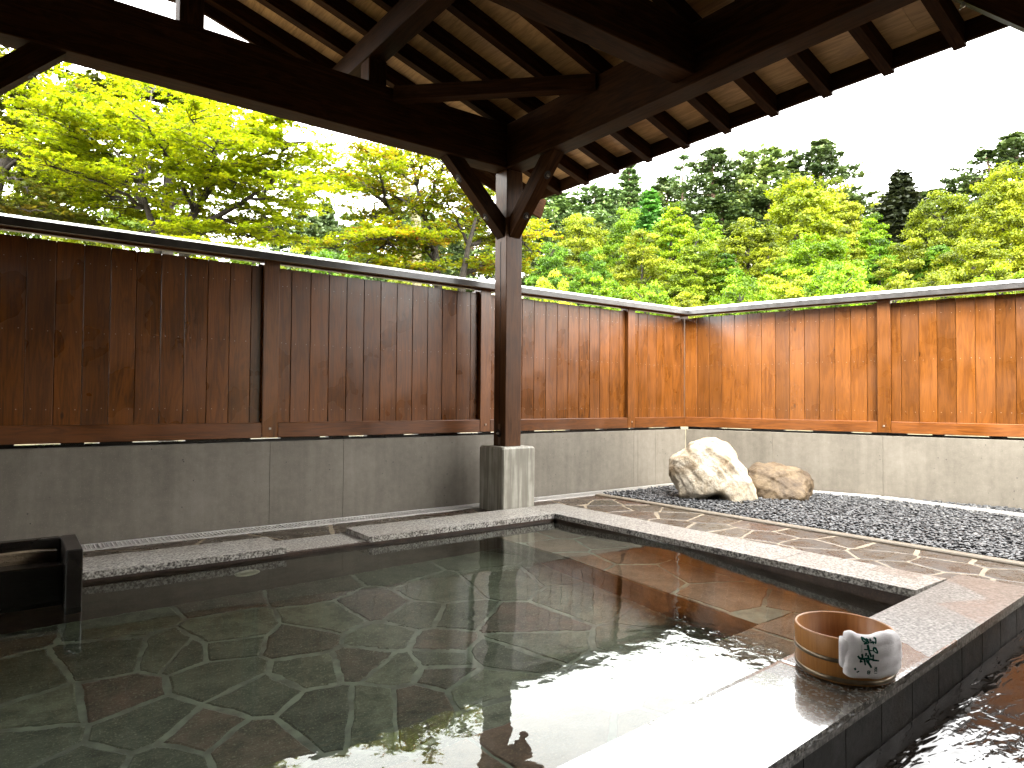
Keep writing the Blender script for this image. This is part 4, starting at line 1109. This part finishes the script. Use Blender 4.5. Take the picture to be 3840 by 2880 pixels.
def orange_maple():
    g = lambda x, y, r=9.0: D(x, y, r)
    b = D(985, 640, 9.0); b.z = -0.2
    s1 = [b, g(945, 600), g(940, 540), g(918, 470), g(900, 400)]
    s2 = [b, g(1000, 595, 8.9), g(1012, 530, 8.8), g(1028, 470, 8.7)]
    s3 = [g(940, 560), g(880, 500), g(838, 445)]
    L = []; rr = random.Random(9)
    tg = [((918,470),(800,400)),((900,400),(880,310)),((918,470),(960,340)),((900,400),(830,340)),((940,540),(790,520)),((880,500),(760,455)),((838,445),(750,380)),((838,445),(800,330)),((940,540),(860,570)),((1012,530),(1060,440)),((1028,470),(1040,380)),((1012,530),(960,430)),
          ((1012,530),(1090,520)),((1000,595),(1060,570)),((940,540),(1000,480)),((945,600),(820,580)),((900,400),(930,330)),((880,500),(720,540)),((1028,470),(990,390)),((1012,530),(1165,500)),((1028,470),(1150,545)),((1000,595),(1130,580)),((945,600),(900,600)),((918,470),(870,420)),((880,500),(780,580)), ((940,540),(900,520)),((838,445),(705,350))]
    for s, e in tg: L.append((g(*s), g(e[0], e[1], 9.0+rr.uniform(-1.1, 1.2)), 0.02))
    near_tree('maple_tree', 'orange and green young maple just left of the pavilion post', b, [(s1, .07, .02), (s2, .06, .018), (s3, .035, .014)], L, MAPLE_O, BARK, 0.031, 3.0, 34, 0.6, 33, tintshift=-.07)
orange_maple()
def left_tree():
    g = lambda x, y, r=11: D(x, y, r)
    b = D(-40, 600, 11); b.z = -.1
    s1 = [b, g(-30, 480), g(0, 380), g(30, 300, 10.8)]; s2 = [b, g(-60, 440), g(-80, 330), g(-60, 240)]
    L = []; rr = random.Random(3)
    for s, e in [((0,380),(110,330)),((0,380),(130,390)),((30,300),(60,190)),((30,300),(130,250)),((30,300),(10,220)),((0,380),(60,420)),((-30,480),(80,460)),((-30,480),(170,480)),((-80,330),(-20,180)),((-60,240),(60,150)),((0,380),(40,350)),((30,300),(90,230)),((-80,330),(20,260)),((-30,480),(20,440)),((0,380),(190,440)),((-30,480),(230,500)),((-60,240),(-40,120)),((30,300),(150,200)),((0,380),(80,290))]:
        L.append((g(*s), g(e[0], e[1], 11+rr.uniform(-1.5, 1.5)), .03))
    near_tree('broadleaf_tree', 'dull olive tree at the far left edge beyond the dark fence', b, [(s1, .12, .04), (s2, .1, .03)], L, MAPLE_D, BARK, 0.062, 1.3, 13, .85, 44)
left_tree()
def back_tree():
    g = lambda x, y, r=14: D(x, y, r)
    b = D(360, 600, 14); b.z = 0
    s1 = [b, g(362, 450), g(368, 330), g(372, 230)]
    L = []; rr = random.Random(13)
    for s, e in [((372,230),(330,170)),((372,230),(430,190)),((372,230),(380,130)),((368,330),(300,250)),((368,330),(450,260)),((372,230),(250,190)),((372,230),(420,240)),((368,330),(200,260)),((368,330),(520,300)),((372,230),(310,120)),((372,230),(470,150)),((362,450),(230,360)),((362,450),(480,380)),((372,230),(170,170)),((368,330),(100,220)),((362,450),(60,330)),((372,230),(220,120))]:
        L.append((g(*s), g(e[0], e[1], 14+rr.uniform(-1.5, 1.5)), .04))
    near_tree('broadleaf_tree', 'dark leaved tree showing above and behind the lime maple', b, [(s1, .14, .05)], L, MAPLE_D, BARK, 0.085, 1.1, 11, 1.1, 55, tintshift=-.15)
back_tree()
def tall_stem():
    g = lambda x, y, r=13: D(x, y, r)
    b = D(905, 620, 13); b.z = 0
    s1 = [b, g(900, 480), g(880, 410), g(862, 350), g(846, 315), g(835, 270)]
    L = [(g(*s), g(*e), .02) for s, e in [((880,410),(820,370)),((862,350),(800,320)),((846,315),(780,300)),((846,315),(760,350)),((862,350),(720,330)),((880,410),(730,410)),((862,350),(920,300))]]
    near_tree('broadleaf_tree', 'slender pale mossy stemmed tree rising behind the orange maple', b, [(s1, .10, .045)], L, MAPLE_O, BARKG, 0.05, .55, 7, .75, 66)
tall_stem()

# far trees: crowns of many small leaf clumps
def puff_mesh(name, H, Wd, npuff, per, leaf, seed, shape='round', base=0.12):
    """broadleaf: clumped shells of leaf faces; returns (crown mesh, trunk mesh), root at the origin"""
    g = np.random.default_rng(seed); r = random.Random(seed)
    Cn = []; 
    tries = 0
    while len(Cn) < npuff and tries < 8000:
        tries += 1
        p = g.uniform(-1, 1, 3); z = (p[2]+1)/2
        prof = {'round': math.sin(math.pi*min(1, max(.02, .16+z*.84)))**0.6, 'tall': (1-z)**.62*min(1, .45+z*2.4), 'egg': (1-z**2.2)**.6*min(1, .55+z*1.6), 'bush': math.cos(z*math.pi/2)**.6}[shape]
        rr = math.hypot(p[0], p[1])
        if rr > prof or rr < prof*0.45*r.random(): continue
        q = np.array([p[0]*Wd/2, p[1]*Wd/2, H*(base+(1-base)*z*0.93)])
        if Cn and min(np.linalg.norm((q-c)*[1, 1, 1.4]) for c, _ in Cn) < Wd*0.07: continue
        Cn.append((q, Wd*r.uniform(.045, .10)))
    C = []; N = []; T = []
    for c, rad in Cn:
        tone = 0.48+r.gauss(0, .22)
        m = int(per*(rad/(Wd*.11))**1.8*r.uniform(.8, 1.2)); d = g.normal(size=(m, 3)); d /= np.linalg.norm(d, axis=1, keepdims=True)
        d[:, 2] = np.where(d[:, 2] < -.25, -d[:, 2]*.6, d[:, 2])
        rr = rad*(0.5+.62*g.random(m)**.5)*(1+.35*np.sin(d[:, 0]*5+c[0])*np.sin(d[:, 1]*6+c[1]))
        P = c+d*rr[:, None]*[1.15, 1.15, .8]; C.append(P); N.append(d*.55+g.normal(size=(m, 3))*.5+[0, 0, .5]); T.append(np.clip(tone+g.normal(0, .15, m)+d[:, 2]*.06, 0, 1))
    # loose sprays beyond the clumps
    C = np.concatenate(C); N = np.concatenate(N); T = np.concatenate(T)
    me = leaves(name+'_crown', C, leaf*g.uniform(.6, 1.25, len(C)), N, PUFF, T, LEAF6, g)
    tb = MB(); top = Vector((0, 0, H*.75)); tb.tube(bez(Vector((0, 0, -1.5)), Vector((r.gauss(0, .2), r.gauss(0, .2), H*.4)), top, 6), [H*.022*(1-.12*i) for i in range(7)], 6)
    for c, rad in r.sample(Cn, min(len(Cn), 26)):
        c = Vector(c); s = Vector((0, 0, max(.1*H, c.z-(Vector((c.x, c.y, 0)).length*.8)))); tb.tube(bez(s, s+(c-s)*.5+Vector((0, 0, .05*H)), c, 4), [H*.008, H*.006, H*.004, H*.003, H*.0015], 4)
    t = tb.build('trunk', BARK, None); tm = t.data; bpy.data.objects.remove(t); return me, tm
def pine_mesh(name, H, Wd, seed, kind='pine', leaf=.22):
    g = np.random.default_rng(seed); r = random.Random(seed); C = []; N = []; T = []; tb = MB()
    tb.tube([(0, 0, -1.5), (r.gauss(0, .1), 0, H*.4), (r.gauss(0, .12), r.gauss(0, .1), H*.8), (0, 0, H)], [H*.017, H*.013, H*.007, H*.002], 6)
    start = {'pine': .38, 'cedar': .05, 'sparse': .35, 'fir': .12}[kind]
    z = start
    while z < .985:
        f = (z-start)/(1-start)
        L = Wd/2*{'pine': (1-f)**.65*(.5+.6*r.random())*min(1, .5+f*3), 'cedar': (1-f)**.85*(.85+.3*r.random()), 'sparse': (1-f)**.6*(.35+.8*r.random()), 'fir': (1-f)**.9*(.7+.45*r.random())}[kind]+.12
        nb = {'pine': 5, 'cedar': 8, 'sparse': 4, 'fir': 6}[kind]; a0 = r.random()*6.28
        for k in range(nb):
            if kind in ('pine', 'sparse') and r.random() < .22: continue
            a = a0+k*6.28/nb+r.gauss(0, .25); l = L*r.uniform(.7, 1.15); d = Vector((math.cos(a), math.sin(a), 0))
            p0 = Vector((0, 0, z*H)); lift = {'pine': .12, 'cedar': -.28, 'sparse': .05, 'fir': -.1}[kind]
            p1 = p0+d*l+Vector((0, 0, l*lift)); tb.tube([p0, p0+(p1-p0)*.5+Vector((0, 0, .06*l)), p1], [H*.0035, H*.0022, H*.0009], 3)
            m = int({'pine': 300, 'cedar': 190, 'sparse': 180, 'fir': 200}[kind]*max(.35, l/(Wd/2))); tone = .45+r.gauss(0, .15)
            t = g.random(m)**.6; w = .22*l+.12
            off = g.normal(size=(m, 3))*[w*.5, w*.5, w*.26]*(0.5+.7*np.sin(np.pi*np.clip(t, .1, .95)))[:, None]
            P = np.array(p0)+np.outer(.18+.86*t, np.array(p1-p0))+off+[0, 0, .03*l]
            C.append(P); N.append(g.normal(size=(m, 3))*.6+[0, 0, .8]); T.append(np.clip(tone+g.normal(0, .16, m)+off[:, 2]*.5, 0, 1))
        z += {'pine': .052, 'cedar': .034, 'sparse': .062, 'fir': .042}[kind]*r.uniform(.75, 1.25)
    C.append(np.array([[r.gauss(0, .1), r.gauss(0, .1), H*(.94+.07*r.random())] for _ in range(30)])); N.append(g.normal(size=(30, 3))); T.append(np.full(30, .5))
    me = leaves(name+'_crown', np.concatenate(C), leaf*g.uniform(.6, 1.3, sum(map(len, C))), np.concatenate(N), CONIF, np.concatenate(T), LEAF6, g)
    t = tb.build('trunk', BARKP, None); tm = t.data; bpy.data.objects.remove(t); return me, tm
PROTO = {
    'bA': puff_mesh('broadleaf', 10, 7.0, 150, 420, .15, 1, 'egg', .10), 'bB': puff_mesh('broadleaf', 10, 6.0, 140, 420, .14, 2, 'egg', .08), 'bC': puff_mesh('broadleaf', 10, 5.0, 140, 420, .13, 3, 'tall', .06),
    'bD': puff_mesh('broadleaf', 10, 7.5, 170, 420, .15, 4, 'tall', .06), 'sA': puff_mesh('shrub', 10, 5.5, 110, 260, .15, 5, 'round', .30), 'sB': puff_mesh('shrub', 10, 6.5, 120, 260, .16, 6, 'round', .35),
    'pA': pine_mesh('pine', 10, 5.4, 7, 'pine', .19), 'pB': pine_mesh('pine', 10, 5.0, 8, 'sparse', .17), 'pC': pine_mesh('cedar', 10, 4.0, 9, 'cedar', .19), 'pD': pine_mesh('fir', 10, 4.4, 10, 'fir', .19), 'pE': pine_mesh('pine', 10, 6.0, 12, 'pine', .20)}
def far_tree(name, cat, label, proto, xd, ytop, r, wpx, color, rot, group=None):
    """crown top at (xd, ytop) of the picture when standing r metres off; wpx its width there"""
    top = D(xd, ytop, r); gx, gy = top.x, top.y; gz = -0.15+hill(gx, gy)-0.1; h = max(1.0, top.z-gz)
    d0 = ray(xd*1.736, ytop*1.736); depth = (top-CP).dot(fwd); w = wpx*(1.5 if cat == 'conifer' else 0.95)*1.736/1920/F*depth
    me, tm = PROTO[proto]; w0 = {'bA': 7.0, 'bB': 6.0, 'bC': 5.0, 'bD': 7.5, 'sA': 5.5, 'sB': 6.5, 'pA': 5.4, 'pB': 5.0, 'pC': 4.0, 'pD': 4.4, 'pE': 6.0}[proto]
    root = thing(name, label, cat, (gx, gy, gz), group); root.rotation_euler = (0, 0, rot); root.scale = (w/w0, w/w0, h/9.6)
    for nm, m in (('crown', me), ('trunk', tm)):
        o = bpy.data.objects.new(nm, m); COL.objects.link(o); o.parent = root; o.color = (*color, 1)
    return root
Y1 = (1.2, 1.15, .55); LIME = (.9, 1.25, .35); OLV = (.95, .95, .45); PALE = (1.6, 1.5, 1.1); GRN = (.55, .95, .4); DKG = (.75, .8, .7); BLU = (1.15, 1.3, 1.2)
BF, CF = 'broadleaf_tree', 'conifer_tree'
for i, a in enumerate([
    # conifers along the ridge
    (CF, 'conifer', 'narrow dark conifer under the roof eave, leftmost on the skyline', 'pD', 1359, 360, 46, 105, BLU),
    (CF, 'conifer', 'open dark pine with bare trunks, left of the pale broad pine on the skyline', 'pA', 1541, 332, 46, 150, DKG),
    (CF, 'conifer', 'pale broad pine in the middle of the right hand skyline', 'pE', 1651, 327, 48, 190, (1.9, 1.8, 1.5)),
    (CF, 'conifer', 'tallest dark pine on the middle skyline above the yellow crown', 'pA', 1773, 314, 47, 150, DKG),
    (CF, 'conifer', 'thin nearly bare pine beside the open dark pine', 'pB', 1476, 340, 48, 90, BLU),
    (CF, 'conifer', 'blue green pine just right of the eave end', 'pE', 1285, 408, 44, 150, BLU),
    (CF, 'conifer', 'very dark pointed cedar among the yellow crowns at right', 'pC', 1945, 380, 36, 130, (.28, .25, .3)),
    (CF, 'conifer', 'layered sparse pine at the right, left of the picture edge pine', 'pB', 2123, 330, 42, 150, DKG),
    (CF, 'conifer', 'tall pine at the right edge of the picture', 'pA', 2195, 300, 42, 190, DKG),
    (CF, 'conifer', 'blue green conifer left of the fresh green round tree, high on the slope', 'pE', 1330, 415, 50, 150, BLU),
    (CF, 'conifer', 'dark conifer between the bright green young conifer and the thin bare pine', 'pA', 1440, 392, 52, 150, DKG),
    (CF, 'conifer', 'dark conifer between the open dark pine and the pale broad pine', 'pE', 1598, 368, 52, 160, DKG),
    (CF, 'conifer', 'dark conifer standing low behind the round green tree', 'pE', 1560, 430, 44, 190, DKG),
    (CF, 'conifer', 'shaded conifer behind the left side of the biggest yellow tree', 'pE', 1660, 420, 46, 180, DKG),
    (CF, 'conifer', 'shaded conifer right of the very dark cedar, behind the dull olive tree', 'pA', 2000, 420, 46, 170, DKG),
    (CF, 'conifer', 'shaded conifer behind the layered sparse pine', 'pE', 2085, 385, 48, 170, DKG),
    (CF, 'conifer', 'dark conifer behind the pale yellow crowned tree', 'pE', 1235, 440, 46, 180, DKG),
    (CF, 'conifer', 'dark pine filling between the pale pine and the tallest pine', 'pD', 1714, 352, 50, 120, DKG),
    (CF, 'conifer', 'dark pine behind the hanging barge board end', 'pA', 1195, 425, 38, 190, BLU),
    (CF, 'conifer', 'dark pine low behind the post and the orange leaves', 'pE', 1165, 480, 30, 150, DKG),
    (CF, 'conifer', 'bright green young conifer below the leftmost skyline conifer', 'pD', 1405, 420, 40, 130, (1.2, 2.1, 1.1)),
    (CF, 'conifer', 'dark tree crowding behind the lime tree at the right of the tallest pine', 'pE', 1830, 420, 42, 170, (.9, .9, .8)),
    # broadleaf trees on the slope
    (BF, 'tree', 'pale yellow crowned tree next to the dark pine right of the post', 'bA', 1250, 455, 32, 165, (1.5, 1.45, .85)),
    (BF, 'tree', 'fresh green round tree below the eave end conifers', 'bB', 1353, 443, 33, 130, LIME),
    (BF, 'tree', 'tall bright lime tree in front of the thin bare pine', 'bC', 1452, 412, 31, 190, (1.15, 1.4, .5)),
    (BF, 'tree', 'yellow olive round tree in front of the tall lime tree', 'bB', 1390, 490, 27, 165, Y1),
    (BF, 'tree', 'biggest yellow green tree below the tallest pine', 'bD', 1722, 372, 34, 290, (1.3, 1.3, .55)),
    (BF, 'tree', 'pale budding tree just right of the tallest pine', 'bC', 1806, 356, 38, 150, PALE),
    (BF, 'tree', 'broad olive tree left of the biggest yellow tree', 'bA', 1616, 470, 29, 240, OLV),
    (BF, 'tree', 'lime tree left of the very dark cedar', 'bC', 1880, 440, 31, 150, LIME),
    (BF, 'tree', 'dull olive tree right of the very dark cedar', 'bA', 2035, 405, 33, 190, (1.0, 1.02, .5)),
    (BF, 'tree', 'yellow green tree below the right edge pine', 'bD', 2165, 348, 31, 250, (1.3, 1.25, .5)),
    (BF, 'tree', 'round olive tree below the very dark cedar', 'bB', 1962, 510, 26, 170, OLV),
    (BF, 'tree', 'lime tree low in front of the biggest yellow tree', 'bA', 1760, 500, 25, 230, LIME),
    (BF, 'tree', 'green round tree in front of the open dark pine', 'bB', 1500, 500, 26, 170, (1.0, 1.15, .45)),
    (BF, 'tree', 'yellow tree low at the right edge', 'bA', 2100, 510, 25, 210, Y1),
    (BF, 'tree', 'grey green bare looking tree behind the cedar gap', 'bC', 1905, 402, 44, 120, (1.6, 1.5, 1.3)),
    (BF, 'tree', 'slim lime tree between the round olive and the tall lime tree', 'bC', 1530, 440, 34, 130, LIME),
    (BF, 'tree', 'slim dull tree left of the fresh green round tree', 'bC', 1300, 462, 35, 120, OLV),
    (BF, 'tree', 'green tree low behind the cream flowering shrub', 'bB', 1190, 520, 26, 130, GRN),
    (BF, 'tree', 'dark green tree low in front of the pale yellow crowned tree', 'bB', 1280, 530, 24, 130, GRN),
    (BF, 'tree', 'shaded green tree below the broad olive tree', 'bC', 1570, 530, 26, 140, GRN),
    (BF, 'tree', 'golden olive tree low between the broad olive tree and the lime tree', 'bC', 1660, 505, 27, 130, Y1),
    (BF, 'tree', 'slim yellow tree right of the biggest yellow green tree', 'bC', 1830, 470, 30, 120, Y1),
    (BF, 'tree', 'slim green tree behind the left of the round olive tree', 'bC', 1900, 500, 29, 120, GRN),
    (BF, 'tree', 'slim pale tree between the dull olive tree and the right edge tree', 'bC', 2095, 430, 34, 120, PALE),
    (BF, 'tree', 'dark green tree low between the round olive tree and the right edge', 'bB', 2030, 525, 26, 150, GRN),
    # low growth just above the capping
    ('shrub', 'shrub', 'cream flowering shrub right of the post above the fence capping', 'sA', 1195, 565, 15, 120, (2.2, 2.1, 1.3)),
    ('shrub', 'shrub', 'bright green shrub right of the cream flowering shrub', 'sA', 1300, 585, 17, 150, LIME),
    ('shrub', 'shrub', 'lime shrub above the fence left of the corner', 'sB', 1395, 602, 16, 140, (1.0, 1.4, .4)),
    ('shrub', 'shrub', 'yellow shrub directly above the fence corner', 'sA', 1490, 618, 18, 130, Y1),
    ('shrub', 'shrub', 'wide vivid green shrub just right of the fence corner', 'sB', 1600, 590, 16, 170, LIME),
    ('shrub', 'shrub', 'pale yellow shrub in front of the lime tree low in the middle', 'sA', 1700, 568, 19, 170, (1.5, 1.5, .7)),
    ('shrub', 'shrub', 'vivid green shrub below the lime tree left of the cedar', 'sB', 1815, 560, 15, 190, (1.0, 1.45, .4)),
    ('shrub', 'shrub', 'yellow green shrub below the round olive tree at right', 'sA', 1935, 578, 17, 160, Y1),
    ('shrub', 'shrub', 'olive shrub above the right fence post', 'sB', 2040, 575, 16, 170, OLV),
    ('shrub', 'shrub', 'bright shrub in the right corner above the fence', 'sA', 2160, 555, 15, 190, (1.1, 1.3, .45)),
    # seen through the left opening
    (CF, 'conifer', 'dark conifer low at the right foot of the lime maple', 'pE', 600, 470, 33, 130, DKG),
    (CF, 'conifer', 'bushy conifer in front of the dark cedar between the maples', 'pE', 680, 480, 28, 150, DKG),
    (CF, 'conifer', 'grey green conifer low behind the orange maple', 'pE', 790, 490, 30, 160, BLU),
    (CF, 'conifer', 'dark conifer behind the middle of the orange maple', 'pE', 915, 470, 32, 170, DKG),
    (CF, 'conifer', 'dark conifer directly left of the post behind the orange leaves', 'pE', 1020, 450, 34, 170, DKG),
    (CF, 'conifer', 'dark conifer right of the lime maple, nearest to its crown', 'pD', 648, 432, 36, 120, DKG),
    (CF, 'conifer', 'dark cedar between the two maples', 'pC', 705, 448, 34, 110, (.8, .85, .8)),
    (CF, 'conifer', 'pale conifer behind the left side of the orange maple', 'pE', 760, 470, 36, 130, BLU),
    (CF, 'conifer', 'dark pine seen through the orange maple', 'pA', 850, 440, 40, 150, DKG),
    (BF, 'tree', 'pale yellow tree far behind the orange maple', 'bA', 940, 430, 42, 200, (1.2, 1.2, .7)),
    ('shrub', 'shrub', 'pale dusty shrub under the conifers between the two maples', 'sA', 640, 520, 26, 130, (1.5, 1.5, 1.0)),
    ('shrub', 'shrub', 'green shrub low between the two maples', 'sB', 715, 530, 20, 200, GRN),
    ('shrub', 'shrub', 'yellow shrub under the orange maple', 'sA', 900, 560, 17, 190, Y1),
    (BF, 'tree', 'green tree behind the left half of the lime maple', 'bD', 130, 230, 24, 330, (.9, 1.0, .5)),
    (BF, 'tree', 'green tree low behind the lime maple trunks', 'bA', 330, 400, 27, 330, (.75, .95, .45)),
    ('shrub', 'shrub', 'olive shrub above the capping under the lime maple', 'sB', 200, 470, 14, 260, OLV),
    ('shrub', 'shrub', 'green shrub above the capping right of the maple trunks', 'sA', 530, 492, 16, 280, (.9, 1.15, .4)),
]):
    name, cat, label, proto, xd, yt, r, w, col = a
    far_tree(name, cat, label, proto, xd, yt, r, w, col, (i*2.399) % 6.28, {'conifer': 'conifers on the hillside beyond the fence', 'tree': 'broadleaf trees on the slope beyond the fence', 'shrub': 'shrubs growing just beyond the fence'}[cat])
# ================================================================== LIGHT
EL, AZ = R(46), R(212)         # sun height; azimuth from +Y towards +X
sun = bpy.data.lights.new('sun', 'SUN'); so = bpy.data.objects.new('sun', sun); COL.objects.link(so)
sd = Vector((math.sin(AZ)*math.cos(EL), math.cos(AZ)*math.cos(EL), math.sin(EL)))
so.rotation_euler = sd.to_track_quat('Z', 'Y').to_euler(); so.location = (8, -4, 14)
sun.energy = 1.05; sun.angle = R(35); sun.color = (1.0, 0.95, 0.87)
w = bpy.data.worlds.new('World'); SC.world = w; w.use_nodes = True; nt = w.node_tree; nt.nodes.clear()
sky = nt.nodes.new('ShaderNodeTexSky'); sky.sky_type = 'NISHITA'; sky.sun_disc = False; sky.sun_elevation = EL; sky.sun_rotation = AZ; sky.air_density = 1.0; sky.dust_density = 4.0; sky.ozone_density = 1.0
bw = nt.nodes.new('ShaderNodeHueSaturation'); bw.inputs['Saturation'].default_value = 0.12; bw.inputs['Value'].default_value = 1.0
tint = nt.nodes.new('ShaderNodeMix'); tint.data_type = 'RGBA'; tint.blend_type = 'MULTIPLY'; tint.inputs[0].default_value = 1.0; tint.inputs[7].default_value = (1.0, 0.985, 0.955, 1)
tc = nt.nodes.new('ShaderNodeTexCoord'); cn = nt.nodes.new('ShaderNodeTexNoise'); cn.inputs['Scale'].default_value = 1.6; cn.inputs['Detail'].default_value = 5; nt.links.new(tc.outputs['Generated'], cn.inputs['Vector'])
cr = nt.nodes.new('ShaderNodeValToRGB'); cr.color_ramp.elements[0].position = 0.3; cr.color_ramp.elements[0].color = (6.0, 6.0, 5.95, 1); cr.color_ramp.elements[1].position = 0.7; cr.color_ramp.elements[1].color = (8.6, 8.5, 8.3, 1); nt.links.new(cn.outputs['Fac'], cr.inputs[0])
cl = nt.nodes.new('ShaderNodeMix'); cl.data_type = 'RGBA'; cl.inputs[0].default_value = 0.85      # cloud cover over the clear sky
bg = nt.nodes.new('ShaderNodeBackground'); bg.inputs[1].default_value = 0.15; out = nt.nodes.new('ShaderNodeOutputWorld')
nt.links.new(sky.outputs[0], bw.inputs['Color']); nt.links.new(bw.outputs[0], tint.inputs[6]); nt.links.new(tint.outputs[2], cl.inputs[6]); nt.links.new(cr.outputs[0], cl.inputs[7]); nt.links.new(cl.outputs[2], bg.inputs[0]); nt.links.new(bg.outputs[0], out.inputs[0])
SC.view_settings.view_transform = 'Standard'; SC.view_settings.look = 'None'; SC.view_settings.gamma = 1.0; SC.view_settings.exposure = 3.68; SC.view_settings.use_curve_mapping = False
cy = SC.cycles; cy.max_bounces = 10; cy.diffuse_bounces = 5; cy.glossy_bounces = 4; cy.transmission_bounces = 6; cy.transparent_max_bounces = 8; cy.sample_clamp_indirect = 6.0; cy.use_denoising = True; cy.caustics_refractive = True
